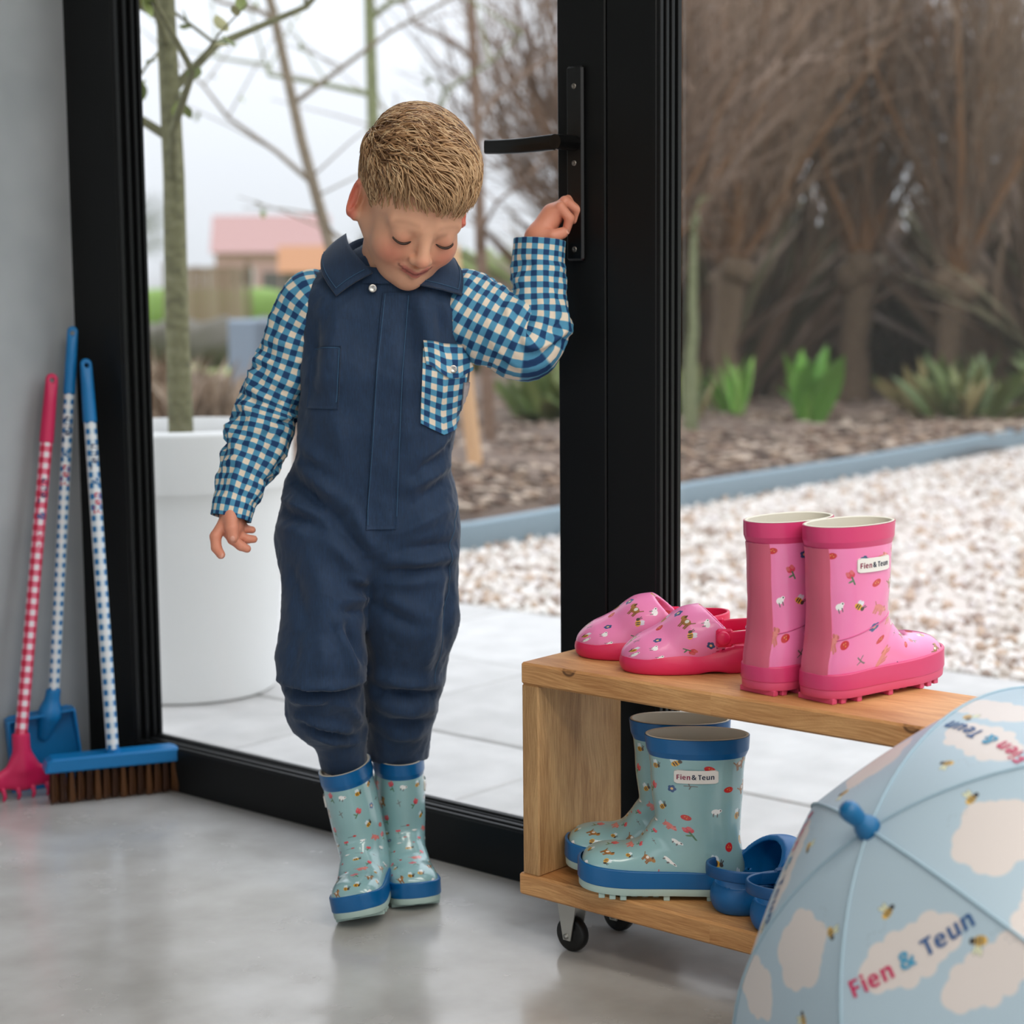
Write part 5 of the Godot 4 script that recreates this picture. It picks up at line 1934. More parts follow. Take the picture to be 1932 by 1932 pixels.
func suit_field() -> Field:
	var f := Field.new()
	f.slack = 1.7
	var S := Vector3(1, 1, 0.92)
	f.cap(Vector3(-0.040, 0.858, -0.035), Vector3(0.062, 0.858, -0.035), 0.066, 0.066, 0.03, S)
	f.cap(Vector3(-0.037, 0.780, -0.030), Vector3(0.058, 0.780, -0.030), 0.072, 0.072, 0.03, S)
	f.cap(Vector3(-0.045, 0.705, -0.034), Vector3(0.042, 0.705, -0.034), 0.068, 0.068, 0.03, S)
	f.cap(Vector3(-0.050, 0.655, -0.040), Vector3(0.033, 0.655, -0.040), 0.066, 0.066, 0.02, S)
	f.cap(Vector3(-0.068, 0.605, -0.050), Vector3(0.040, 0.605, -0.050), 0.069, 0.069, 0.014, S)
	f.cap(Vector3(-0.074, 0.552, -0.050), Vector3(0.042, 0.552, -0.050), 0.071, 0.071, 0.02, S)
	f.cap(Vector3(0.012, 0.915, -0.030), Vector3(-0.070, 0.888, -0.040), 0.046, 0.032, 0.03)
	f.cap(Vector3(0.012, 0.915, -0.030), Vector3(0.095, 0.890, -0.040), 0.046, 0.032, 0.03)
	# his right leg, stepping forward
	f.cap(Vector3(-0.080, 0.540, -0.040), Vector3(-0.083, 0.435, -0.008), 0.066, 0.054, 0.025)
	f.cap(Vector3(-0.083, 0.435, -0.008), Vector3(-0.086, 0.385, 0.000), 0.054, 0.063, 0.02)
	f.cap(Vector3(-0.086, 0.378, 0.000), Vector3(-0.086, 0.362, -0.006), 0.0635, 0.0625, 0.008)
	f.cap(Vector3(-0.084, 0.345, -0.016), Vector3(-0.083, 0.298, -0.040), 0.0565, 0.0545, 0.006)
	f.cap(Vector3(-0.083, 0.298, -0.040), Vector3(-0.065, 0.258, -0.066), 0.0530, 0.0400, 0.012)
	f.cap(Vector3(-0.065, 0.258, -0.068), Vector3(-0.056, 0.185, -0.084), 0.0410, 0.0320, 0.012)
	# his left leg behind
	f.cap(Vector3(0.041, 0.545, -0.050), Vector3(0.043, 0.430, -0.050), 0.071, 0.0665, 0.016)
	f.cap(Vector3(0.043, 0.430, -0.050), Vector3(0.031, 0.335, -0.080), 0.0665, 0.0590, 0.014)
	f.cap(Vector3(0.031, 0.335, -0.080), Vector3(0.027, 0.290, -0.105), 0.0590, 0.0540, 0.01)
	f.cap(Vector3(0.026, 0.282, -0.112), Vector3(0.021, 0.205, -0.146), 0.0520, 0.0460, 0.008)
	f.cut_plane(Vector3(0.02, 0.194, -0.14), Vector3(0, -1, 0.0), 0.003)
	return f


func grad(f: Field, p: Vector3) -> Vector3:
	var e := 0.003
	return Vector3(f.val(p + Vector3(e, 0, 0)) - f.val(p - Vector3(e, 0, 0)), f.val(p + Vector3(0, e, 0)) - f.val(p - Vector3(0, e, 0)), f.val(p + Vector3(0, 0, e)) - f.val(p - Vector3(0, 0, e))).normalized()


func crease(p: Vector3, n: Vector3) -> float:
	var h := 0.0034 * fold_noise.get_noise_3d(p.x, p.y * 0.6, p.z) + 0.0014 * fold_fine.get_noise_3d(p.x, p.y, p.z)
	var face := smoothstep(-0.1, 0.5, n.z)
	var q := Vector2(p.x, p.y)
	if face > 0.0:
		for s: Array in FOLDS:
			var a := Vector2(s[0], s[1])
			var ab := Vector2(s[2], s[3]) - a
			var t := clampf((q - a).dot(ab) / ab.length_squared(), 0.0, 1.0)
			var d2 := (q - a - ab * t).length_squared()
			var w: float = s[4]
			if d2 < w * w * 6.0:
				h += 2.0 * s[5] * face * exp(-d2 / (w * w)) * (0.35 + 0.65 * sin(PI * clampf(t, 0.08, 0.92)))
	return h


func suit_front(x: float, y: float) -> Vector3:      # the front of the cloth at that place, creases included
	var z := 0.12
	for k in 40:
		var d := suit.val(Vector3(x, y, z))
		if d < 0.0004: break
		z -= d * 0.8
		if z < -0.05:
			z = -0.05
			break
	var p := Vector3(x, y, z)
	if suit.val(p) > 0.0005:        # just past the side of the body: round its edge
		p -= grad(suit, p) * suit.val(p)
	var n := grad(suit, p)
	return p + n * crease(p, n)


# A piece of cloth lying on the front: to(u, v) gives (x, y); u and v from 0 to 1.
func cloth_patch(to: Callable, nu: int, nv: int, lift: float, uv: Vector2) -> MB:
	var m := MB.new()
	var rows := []
	var low := []
	for j in nv + 1:
		var row := []
		var lr := []
		for i in nu + 1:
			var q: Vector2 = to.call(float(i) / nu, float(j) / nv)
			var s := suit_front(q.x, q.y)
			var n := (grad(suit, s) + Vector3(0, 0, 0.4)).normalized()
			row.append(s + n * lift)
			lr.append(s - n * 0.002)
		rows.append(row)
		low.append(lr)
	add_loft(m, rows, false, uv.x, range(nv + 1).map(func(k): return uv.y * k / nv), true)
	var rim_top := []
	var rim_low := []
	for i in nu + 1: rim_top.append(rows[0][i]); rim_low.append(low[0][i])
	for j in range(1, nv + 1): rim_top.append(rows[j][nu]); rim_low.append(low[j][nu])
	for i in range(nu - 1, -1, -1): rim_top.append(rows[nv][i]); rim_low.append(low[nv][i])
	for j in range(nv - 1, 0, -1): rim_top.append(rows[j][0]); rim_low.append(low[j][0])
	add_loft(m, [rim_low, rim_top], true, 0.02)
	return m


func spline(pts: Array, per: int) -> Array:          # [Vector3, radius] in, the same made dense
	var out := []
	for k in pts.size() - 1:
		var a: Array = pts[maxi(k - 1, 0)]
		var b: Array = pts[k]
		var c: Array = pts[k + 1]
		var d: Array = pts[mini(k + 2, pts.size() - 1)]
		for j in per:
			var f := float(j) / per
			out.append([(b[0] as Vector3).cubic_interpolate(c[0], a[0], d[0], f), cubic_interpolate(b[1], c[1], a[1], d[1], f)])
	out.append(pts[-1])
	return out


# A sleeve of checked cloth along a bent arm, wrinkled most at the elbow; ends in a cuff of double cloth.
func sleeve(path: Array, elbow: float, seed_: int, hint: Vector3) -> Array:
	var dense := spline(path, 12)
	var n := FastNoiseLite.new()
	n.seed = seed_
	n.frequency = 16.0
	var rings := []
	var inner := []
	var vs := []
	var along := 0.0
	var x := hint
	var nu := 64
	for k in dense.size():
		var d: Vector3 = (dense[mini(k + 1, dense.size() - 1)][0] - dense[maxi(k - 1, 0)][0]).normalized()
		x = (x - d * x.dot(d)).normalized()
		var y := d.cross(x)
		if k > 0: along += dense[k][0].distance_to(dense[k - 1][0])
		vs.append(along / 0.0160)
		var f := float(k) / (dense.size() - 1)
		var near := exp(-pow((f - elbow) / 0.20, 2))
		var calm := smoothstep(0.86, 0.90, f)
		var ring := []
		var ri := []
		for s in nu:
			var g := TAU * s / nu
			var o := x * cos(g) + y * sin(g)
			var wr := (0.0014 + 0.0042 * near) * sin(along * 150.0 + 2.6 * sin(g * 1.0 + seed_) + 4.5 * n.get_noise_2d(cos(g) * 0.06, along + sin(g) * 0.06)) * clampf(0.55 + 1.6 * n.get_noise_2d(cos(g) * 0.05 + 4.0, along * 0.8 + sin(g) * 0.05), 0.0, 1.0)
			wr += 0.008 * n.get_noise_3d(cos(g) * 0.06, sin(g) * 0.06, along * 1.1)
			wr *= (1.0 - 0.85 * calm) * smoothstep(0.0, 0.12, f)
			var r: float = dense[k][1] + wr + 0.0016 * calm
			ring.append(dense[k][0] + o * r)
			ri.append(dense[k][0] + o * (r - 0.002))
		rings.append(ring)
		inner.append(ri)
	var m := MB.new()
	add_loft(m, rings, true, 14.0, vs)
	var last := rings.size() - 1
	add_loft(m, [rings[last], inner[last]], true, 14.0, [vs[last], vs[last] + 0.1])
	var back := []
	var bv := []
	for k in range(last, last - 14, -1):
		back.append(inner[k])
		bv.append(vs[k] + 0.3)
	add_loft(m, back, true, 14.0, bv)
	return [m.mesh(true), rings, dense]


func skin_color(base: Color, to: Color, amount: float) -> Color:
	return base.lerp(to, clampf(amount, 0.0, 1.0))


func head_field() -> Field:
	var f := Field.new()
	f.slack = 1.8
	f.ball(Vector3(0, 0.022, -0.012), Vector3(0.0715, 0.082, 0.087), 0.02)
	f.ball(Vector3(0, 0.014, 0.026), Vector3(0.0590, 0.058, 0.056), 0.02)
	f.ball(Vector3(0, -0.040, 0.030), Vector3(0.0530, 0.062, 0.054), 0.025)
	f.cap(Vector3(0, -0.058, 0.030), Vector3(0, -0.090, 0.060), 0.040, 0.0205, 0.02)
	for s in [-1.0, 1.0]:
		f.ball(Vector3(s * 0.031, -0.044, 0.053), Vector3(0.028, 0.027, 0.026), 0.018)
		f.cap(Vector3(s * 0.048, -0.045, 0.000), Vector3(s * 0.020, -0.085, 0.045), 0.020, 0.018, 0.02)
		f.cut_ball(Vector3(s * 0.0295, -0.0165, 0.0985), Vector3(0.019, 0.0105, 0.0125), 0.014)
		f.ball(Vector3(s * 0.0295, -0.0185, 0.0715), Vector3(0.0150, 0.0135, 0.0140), 0.004)
		f.cap(Vector3(s * 0.016, -0.0005, 0.0805), Vector3(s * 0.044, -0.001, 0.0695), 0.005, 0.004, 0.020)
	f.cap(Vector3(0, -0.008, 0.082), Vector3(0, -0.040, 0.0975), 0.0065, 0.0092, 0.010)
	f.ball(Vector3(0, -0.0430, 0.0975), Vector3(0.0095, 0.0085, 0.0095), 0.005)
	for s in [-1.0, 1.0]:
		f.ball(Vector3(s * 0.0098, -0.0458, 0.0905), Vector3(0.0068, 0.0062, 0.0080), 0.005)
		f.cut_ball(Vector3(s * 0.0050, -0.0520, 0.0955), Vector3(0.0026, 0.003, 0.0034), 0.002)
		# lips, drawn up at the corners
		f.cap(Vector3(0, -0.0650, 0.0868), Vector3(s * 0.0185, -0.0622, 0.0790), 0.0046, 0.0024, 0.006)
		f.cap(Vector3(0, -0.0728, 0.0838), Vector3(s * 0.0160, -0.0680, 0.0785), 0.0052, 0.0026, 0.006)
		f.cut_cap(Vector3(0, -0.0690, 0.0920), Vector3(s * 0.0250, -0.0615, 0.0830), 0.0020, 0.0015, 0.002)
		f.cut_ball(Vector3(s * 0.0255, -0.0600, 0.0835), Vector3(0.004, 0.006, 0.0045), 0.005)
	f.ball(Vector3(0, -0.0915, 0.0690), Vector3(0.0150, 0.0110, 0.0100), 0.010)
	for s in [-1.0, 1.0]:
		var b := Basis(Vector3.UP, s * 0.62) * Basis(Vector3.RIGHT, -0.18)
		f.ball(Vector3(s * 0.0760, -0.020, -0.012), Vector3(0.0080, 0.0290, 0.0185), 0.009, b)
		f.cut_ball(Vector3(s * 0.0825, -0.016, -0.0035), Vector3(0.0055, 0.0190, 0.0105), 0.004, b)
		f.ball(Vector3(s * 0.0725, -0.042, -0.002), Vector3(0.0065, 0.0085, 0.0075), 0.005, b)
	return f


func add_hand(f: Field, fingers: Array, k := 0.0022) -> void:
	for q: Array in fingers:
		var rad: Array = q[0]
		for j in range(1, q.size() - 1):
			f.cap(q[j], q[j + 1], rad[j - 1], rad[j], k if j > 1 else 0.006)


func build_boy() -> void:
	fold_noise = FastNoiseLite.new()
	fold_noise.frequency = 22.0
	fold_noise.seed = 8
	fold_fine = FastNoiseLite.new()
	fold_fine.frequency = 70.0
	fold_fine.seed = 9
	var t := thing("person", "small boy in dark denim overall and checked sleeves stepping in from the door", "person", Vector3(-1.82, 0, -1.845), deg_to_rad(44.6))
	suit = suit_field()

	# --- body: one surface; the parts under the cloth coarse, head and hands fine
	var skin := Color(0.85, 0.64, 0.52).srgb_to_linear()
	var rosy := Color(0.86, 0.46, 0.38).srgb_to_linear()
	var lip := Color(0.72, 0.37, 0.34).srgb_to_linear()
	var body := MB.new()
	body.colored = true
	var bf := Field.new()
	bf.cap(Vector3(-0.035, 0.850, -0.035), Vector3(0.055, 0.850, -0.035), 0.050, 0.050, 0.03)
	bf.cap(Vector3(-0.025, 0.740, -0.035), Vector3(0.030, 0.740, -0.035), 0.050, 0.050, 0.04)
	bf.cap(Vector3(-0.045, 0.590, -0.050), Vector3(0.025, 0.590, -0.050), 0.050, 0.050, 0.04)
	bf.cap(Vector3(-0.065, 0.545, -0.040), Vector3(-0.086, 0.375, 0.000), 0.048, 0.040, 0.02)
	bf.cap(Vector3(-0.086, 0.375, -0.008), Vector3(-0.074, 0.280, -0.056), 0.038, 0.030, 0.02)
	bf.cap(Vector3(-0.074, 0.280, -0.056), Vector3(-0.046, 0.170, -0.084), 0.030, 0.024, 0.02)
	bf.cap(Vector3(-0.046, 0.170, -0.084), Vector3(-0.034, 0.090, -0.084), 0.024, 0.022, 0.02)
	bf.cap(Vector3(0.035, 0.545, -0.050), Vector3(0.040, 0.375, -0.065), 0.048, 0.040, 0.02)
	bf.cap(Vector3(0.040, 0.375, -0.068), Vector3(0.026, 0.270, -0.120), 0.038, 0.030, 0.02)
	bf.cap(Vector3(0.026, 0.270, -0.120), Vector3(0.026, 0.090, -0.155), 0.030, 0.024, 0.02)
	bf.cap(Vector3(0.012, 0.860, -0.030), Vector3(0.030, 0.985, 0.000), 0.046, 0.042, 0.02)
	bf.cap(Vector3(-0.070, 0.875, -0.040), Vector3(-0.155, 0.735, -0.050), 0.030, 0.024, 0.02)
	bf.cap(Vector3(-0.155, 0.735, -0.050), Vector3(-0.204, 0.600, -0.005), 0.024, 0.019, 0.012)
	bf.cap(Vector3(0.095, 0.875, -0.040), Vector3(0.212, 0.815, -0.015), 0.030, 0.024, 0.02)
	bf.cap(Vector3(0.212, 0.815, -0.015), Vector3(0.226, 0.945, -0.035), 0.024, 0.019, 0.012)
	var bm := nets(bf, Vector3(-0.27, 0.06, -0.20), Vector3(0.27, 1.02, 0.07), 0.011)
	bm.colored = true
	for k in bm.p.size(): bm.c.append(skin)
	body.append(bm)
	# head
	var hf := head_field()
	var hm := nets(hf, Vector3(-0.098, -0.120, -0.106), Vector3(0.098, 0.112, 0.116), 0.0023)
	hm.colored = true
	for p in hm.p:
		var c := skin
		for s in [-1.0, 1.0]:
			c = skin_color(c, rosy, 0.62 * exp(-(p - Vector3(s * 0.036, -0.046, 0.072)).length_squared() / 0.00042))
			c = skin_color(c, rosy, 0.6 * smoothstep(0.070, 0.080, absf(p.x)) * smoothstep(0.05, 0.02, absf(p.y + 0.020)))
			c = skin_color(c, rosy, 0.22 * exp(-pow((p - Vector3(s * 0.0295, -0.019, 0.084)).length() / 0.012, 2)))
			c = skin_color(c, Color(0.42, 0.27, 0.17).srgb_to_linear(), 0.13 * exp(-pow((p.y - 0.0060 + 10.0 * pow(absf(p.x) - 0.026, 2)) / 0.0032, 2)) * smoothstep(0.010, 0.016, absf(p.x)) * smoothstep(0.052, 0.042, absf(p.x)) * smoothstep(0.05, 0.06, p.z))
		c = skin_color(c, rosy, 0.35 * exp(-(p - Vector3(0, -0.044, 0.106)).length_squared() / 0.00012))
		var my := p.y + 0.0690 - 12.0 * p.x * p.x
		c = skin_color(c, lip, 0.8 * smoothstep(0.0072, 0.0042, absf(my)) * smoothstep(0.0225, 0.0155, absf(p.x)) * smoothstep(0.072, 0.078, p.z))
		c = skin_color(c, lip.darkened(0.6), smoothstep(0.0022, 0.0008, absf(my)) * smoothstep(0.0265, 0.0225, absf(p.x)) * smoothstep(0.070, 0.076, p.z))
		hm.c.append(c)
	var head_xf := Transform3D(Basis(Vector3.UP, deg_to_rad(14)) * Basis(Vector3.RIGHT, deg_to_rad(35)) * Basis(Vector3.BACK, deg_to_rad(-7)), Vector3(0.054, 1.024, 0.032))
	body.append(hm, head_xf)
	# his right hand, hanging, thumb forward
	var rf := Field.new()
	rf.slack = 1.8
	rf.cap(Vector3(-0.2035, 0.612, -0.004), Vector3(-0.2070, 0.574, 0.006), 0.0185, 0.0200, 0.01, Vector3(1.15, 1, 0.9))
	add_hand(rf, [
		[[0.0085, 0.0080, 0.0072, 0.0062], Vector3(-0.2150, 0.578, 0.018), Vector3(-0.2270, 0.560, 0.026), Vector3(-0.2260, 0.545, 0.030), Vector3(-0.2200, 0.535, 0.030)],
		[[0.0100, 0.0092, 0.0076], Vector3(-0.2060, 0.590, 0.022), Vector3(-0.2040, 0.572, 0.033), Vector3(-0.2025, 0.559, 0.035)],
		[[0.0082, 0.0074, 0.0068, 0.0058], Vector3(-0.2110, 0.573, 0.010), Vector3(-0.2045, 0.554, 0.015), Vector3(-0.1935, 0.545, 0.016), Vector3(-0.1850, 0.5405, 0.015)],
		[[0.0078, 0.0070, 0.0064, 0.0056], Vector3(-0.2040, 0.573, -0.002), Vector3(-0.1965, 0.558, 0.001), Vector3(-0.1865, 0.5525, 0.002), Vector3(-0.1765, 0.5520, 0.001)],
		[[0.0068, 0.0060, 0.0052], Vector3(-0.1965, 0.577, -0.011), Vector3(-0.1885, 0.565, -0.011), Vector3(-0.1790, 0.5635, -0.011)]])
	var rm := nets(rf, Vector3(-0.245, 0.520, -0.032), Vector3(-0.160, 0.635, 0.052), 0.0020)
	# his left hand, closed on the edge of the door
	var lf := Field.new()
	lf.slack = 1.8
	lf.cap(Vector3(0.2225, 0.945, -0.035), Vector3(0.2285, 0.968, -0.036), 0.0170, 0.0170, 0.01)
	lf.cap(Vector3(0.2285, 0.968, -0.036), Vector3(0.2500, 0.999, -0.044), 0.0165, 0.0165, 0.01)
	add_hand(lf, [
		[[0.0080, 0.0074, 0.0070, 0.0060], Vector3(0.2500, 1.000, -0.036), Vector3(0.2600, 1.0095, -0.030), Vector3(0.2730, 0.9935, -0.029), Vector3(0.2685, 0.9775, -0.033)],
		[[0.0080, 0.0074, 0.0068, 0.0060], Vector3(0.2520, 1.005, -0.044), Vector3(0.2680, 1.0180, -0.041), Vector3(0.2850, 1.0060, -0.042), Vector3(0.2830, 0.9910, -0.046)],
		[[0.0078, 0.0072, 0.0066, 0.0058], Vector3(0.2530, 1.005, -0.052), Vector3(0.2740, 1.0200, -0.052), Vector3(0.2960, 1.0080, -0.0505), Vector3(0.2950, 0.9920, -0.0505)],
		[[0.0070, 0.0064, 0.0058, 0.0052], Vector3(0.2520, 1.000, -0.058), Vector3(0.2680, 1.0080, -0.061), Vector3(0.2830, 0.9960, -0.0600), Vector3(0.2800, 0.9860, -0.0590)],
		[[0.0115, 0.0098, 0.0080], Vector3(0.2290, 0.966, -0.028), Vector3(0.2480, 0.9685, -0.019), Vector3(0.2620, 0.9735, -0.020)]])
	var lm := nets(lf, Vector3(0.20, 0.930, -0.080), Vector3(0.305, 1.035, 0.002), 0.0020)
	for hnd: MB in [rm, lm]:
		hnd.colored = true
		for p in hnd.p: hnd.c.append(skin_color(skin, rosy, 0.45))
		body.append(hnd)
	var sm := tinted("boy_skin", 0.5)
	sm.subsurf_scatter_enabled = true
	sm.subsurf_scatter_strength = 0.12
	part("body", body.mesh(), sm, t)

	# nails and lashes
	var nails := MB.new()
	for q in [[Vector3(-0.2195, 0.5350, 0.0355), Vector3(-0.2, 0.3, 1)], [Vector3(-0.2025, 0.5590, 0.0425), Vector3(0, 0.1, 1)], [Vector3(0.2705, 0.9760, -0.0275), Vector3(0.6, -0.1, 0.6)], [Vector3(0.2905, 0.9890, -0.0470), Vector3(0.6, -0.1, 0.6)], [Vector3(0.2690, 0.9755, -0.0165), Vector3(0.7, 0.4, 0.5)]]:
		var b := frame_at(q[1])
		var ring := []
		var ring2 := []
		for s in 10:
			var a := TAU * s / 10
			ring.append(q[0] + b * Vector3(cos(a) * 0.0036, sin(a) * 0.0042, -0.0012))
			ring2.append(q[0] + b * Vector3(cos(a) * 0.0030, sin(a) * 0.0036, 0.0003))
		add_loft(nails, [ring, ring2], true)
		add_cap(nails, ring2, true)
	part("finger_nails", nails.mesh(true), std("nail", Color(0.86, 0.62, 0.54), 0.3), t)
	var lash := MB.new()
	for s in [-1.0, 1.0]:
		var rows := []
		for k in 13:
			var f := k / 12.0
			var a := lerpf(-1.0, 1.0, f)
			var c := Vector3(s * 0.0295 + a * 0.0135, -0.0248 + 0.0048 * a * a, 0.0)
			c.z = 0.0715 + 0.0143 * sqrt(maxf(0.05, 1.0 - pow(a * 0.90, 2) - pow((c.y + 0.0185) / 0.0135, 2))) + 0.0004
			rows.append([head_xf * (c + Vector3(0, 0.0009, -0.0008)), head_xf * (c + Vector3(0, -0.0002, 0.0012)), head_xf * (c + Vector3(a * 0.0006, -0.0016, 0.0024)), head_xf * (c + Vector3(0, -0.0014, -0.001))])
		add_loft(lash, rows, true)
	part("eyelashes", lash.mesh(true), std("lash", Color(0.20, 0.13, 0.09), 0.6), t)
	build_hair(t, hf, head_xf)

	# --- denim overall
	var denim := denim_mat()
	var om := nets(suit, Vector3(-0.175, 0.17, -0.23), Vector3(0.165, 0.975, 0.085), 0.0052)
	om.normals(false)
	for k in om.p.size():
		var n := om.n[k]
		om.p[k] += n * crease(om.p[k], n)
	part("overall", om.mesh(), denim, t)
	# placket, breast pocket on his right, back of the collar
	var pl := cloth_patch(func(u: float, v: float) -> Vector2:
		var y := lerpf(0.892, 0.566, v)
		var x0 := lerpf(0.010, -0.019, pow(v, 0.8))
		return Vector2(x0 + u * lerpf(0.036, 0.042, v), y), 6, 60, 0.0026, Vector2(0.04, 0.33))
	part("placket", pl.mesh(true), denim, t)
	var bp := cloth_patch(func(u: float, v: float) -> Vector2: return Vector2(lerpf(-0.092, -0.048, u) - 0.006 * v, lerpf(0.820, 0.735, v)), 10, 18, 0.0016, Vector2(0.05, 0.09))
	part("breast_pocket", bp.mesh(true), denim, t)
	var stitch := std("denim_stitch", Color(0.20, 0.34, 0.46), 0.8)
	var seams := MB.new()
	for q in [[[Vector2(0.0125, 0.890), Vector2(-0.0005, 0.785), Vector2(-0.0075, 0.690), Vector2(-0.0165, 0.592), Vector2(-0.0165, 0.570)], 0.0030], [[Vector2(0.0445, 0.888), Vector2(0.034, 0.780), Vector2(0.029, 0.690), Vector2(0.023, 0.572)], 0.0030], [[Vector2(-0.090, 0.817), Vector2(-0.050, 0.817), Vector2(-0.0565, 0.737)], 0.0020], [[Vector2(0.110, 0.590), Vector2(0.098, 0.520), Vector2(0.100, 0.470), Vector2(0.088, 0.400), Vector2(0.070, 0.330)], 0.0006]]:
		var line := []
		for k in q[0].size() - 1:
			for j in 10:
				var xy: Vector2 = q[0][k].lerp(q[0][k + 1], j / 10.0)
				var s := suit_front(xy.x, xy.y)
				line.append(s + grad(suit, s) * q[1])
		add_tube(seams, line, [0.0006], 4)
	part("stitching", seams.mesh(true), stitch, t)

	# --- checked sleeves and pocket
	var check := tex_mat("blue_check", gingham("blue_check_cloth", Color(0.90, 0.84, 0.76), Color(0.30, 0.57, 0.70), Color(0.03, 0.22, 0.40)), 0.8)
	var right := sleeve([[Vector3(-0.060, 0.893, -0.040), 0.030], [Vector3(-0.086, 0.880, -0.042), 0.046], [Vector3(-0.112, 0.840, -0.045), 0.042], [Vector3(-0.130, 0.790, -0.048), 0.041], [Vector3(-0.156, 0.735, -0.050), 0.0445], [Vector3(-0.170, 0.688, -0.038), 0.0440], [Vector3(-0.189, 0.640, -0.018), 0.0365], [Vector3(-0.202, 0.604, -0.004), 0.0295], [Vector3(-0.2075, 0.582, 0.002), 0.0275]], 0.52, 3, Vector3(0, 0, -1))
	part("sleeve", right[0], check, t)
	var left := sleeve([[Vector3(0.080, 0.893, -0.038), 0.032], [Vector3(0.108, 0.876, -0.036), 0.054], [Vector3(0.140, 0.856, -0.030), 0.059], [Vector3(0.178, 0.836, -0.022), 0.056], [Vector3(0.212, 0.822, -0.018), 0.051], [Vector3(0.2265, 0.850, -0.020), 0.044], [Vector3(0.2275, 0.890, -0.026), 0.0385], [Vector3(0.2285, 0.930, -0.032), 0.0355], [Vector3(0.2310, 0.964, -0.035), 0.0355]], 0.55, 5, Vector3(0, 0, -1))
	part("sleeve", left[0], check, t)
	var pk := func(u: float, v: float) -> Vector2:
		var a := Vector2(lerpf(0.063, 0.126, u), lerpf(0.8165, 0.809, u))
		var b := Vector2(lerpf(0.058, 0.116, u), lerpf(0.714, 0.709, u) - 0.014 * (1.0 - absf(u * 2.0 - 1.0)))
		return a.lerp(b, v)
	part("chest_pocket", cloth_patch(pk, 16, 24, 0.0030, Vector2(3.9, 6.6)).mesh(true), check, t)
	var fl := func(u: float, v: float) -> Vector2:
		var a := Vector2(lerpf(0.063, 0.128, u), lerpf(0.827, 0.818, u))
		var low := lerpf(0.794, 0.7755, smoothstep(0.0, 0.55, u)) if u < 0.72 else lerpf(0.7755, 0.7835, (u - 0.72) / 0.28)
		return a.lerp(Vector2(lerpf(0.0665, 0.1275, u), low), v)
	var flap := part("pocket_flap", cloth_patch(fl, 18, 10, 0.0058, Vector2(4.0, 2.6)).mesh(true), check, t)
	var steel := std("snap_steel", Color(0.75, 0.74, 0.72), 0.25, 0.95)
	for q in [Vector2(0.1035, 0.7875), Vector2(-0.0045, 0.8990)]:
		var s := suit_front(q.x, q.y)
		var sn := MB.new()
		add_lathe(sn, [Vector2(0, -0.001), Vector2(0.0058, -0.001), Vector2(0.0060, 0.001), Vector2(0.0048, 0.0022), Vector2(0.0030, 0.0014), Vector2(0, 0.0010)], 18, s + Vector3(0, 0, 0.0068), Basis(Vector3.RIGHT, PI / 2 - 0.1))
		part("snap_button", sn.mesh(true), steel, flap if q.x > 0.05 else t)
	# small woven label at the pocket's edge
	var lb := cloth_patch(func(u: float, v: float) -> Vector2: return Vector2(lerpf(0.1135, 0.1215, u) + 0.004 * (1.0 - v), lerpf(0.768, 0.727, v)), 3, 6, 0.0052, Vector2.ONE)
	var tagp := part("woven_label", lb.mesh(true), std("label_white", Color(0.72, 0.68, 0.68), 0.8), t)
	var cy := 0.738
	for w in [["Fien", Color(0.6, 0.12, 0.3)], ["&", Color(0.15, 0.25, 0.35)], ["Teun", Color(0.12, 0.2, 0.32)]]:
		var wd := text_width(w[0], 0.0046)
		var y0 := cy + wd / 2.0
		var to := func(x: float, y: float) -> Vector3:
			var qy := y0 + x - 0.003
			return suit_front(0.1175 + 0.004 * (qy - 0.727) / 0.041 - y, qy) + Vector3(0.001, 0, 0.0066)
		part("lettering", text_mesh(w[0], 0.0046, to), std("label_ink_" + w[0], w[1], 0.8), tagp)
		cy += wd + 0.0012

	# --- collar
	for q in [[Vector3(-0.040, 0.975, -0.050), Vector3(-0.074, 0.945, -0.034), Vector3(-0.054, 0.889, 0.034), Vector3(-0.004, 0.920, 0.036), Vector3(-0.05, 0.02, 0.03)], [Vector3(0.092, 0.962, -0.046), Vector3(0.112, 0.935, -0.026), Vector3(0.118, 0.888, 0.022), Vector3(0.052, 0.904, 0.040), Vector3(0.03, 0.02, 0.03)]]:
		var m := MB.new()
		var top := []
		var low := []
		for j in 13:
			var rt := []
			var rl := []
			for i in 11:
				var u := i / 10.0
				var v := j / 12.0
				var a: Vector3 = q[0].lerp(q[3], v)
				var b: Vector3 = q[1].lerp(q[2], v)
				var p := a.lerp(b, u) + (q[4] as Vector3) * (0.55 * sin(PI * v) + 0.14 * sin(PI * u)) * 0.35
				rt.append(p + Vector3(0, 0.001, 0.0016))
				rl.append(p - Vector3(0, 0.001, 0.0016))
			top.append(rt)
			low.append(rl)
		add_loft(m, top, false, 0.05, range(13).map(func(k): return 0.08 * k / 12.0), q[0].x < 0.0)
		add_loft(m, low, false, 0.05, range(13).map(func(k): return 0.08 * k / 12.0), q[0].x > 0.0)
		var ra := []
		var rb := []
		for i in 11: ra.append(top[0][i]); rb.append(low[0][i])
		for j in range(1, 13): ra.append(top[j][10]); rb.append(low[j][10])
		for i in range(9, -1, -1): ra.append(top[12][i]); rb.append(low[12][i])
		for j in range(11, 0, -1): ra.append(top[j][0]); rb.append(low[j][0])
		add_loft(m, [ra, rb], true, 0.1)
		var cl := part("collar_flap", m.mesh(true), denim, t)
		var cs := MB.new()
		var line := []
		for j in 12: line.append(top[j][9] + Vector3(0, 0.0006, 0.0008))
		for i in range(9, 0, -1): line.append(top[11][i] + Vector3(0, 0.0006, 0.0008))
		add_tube(cs, line, [0.0006], 4)
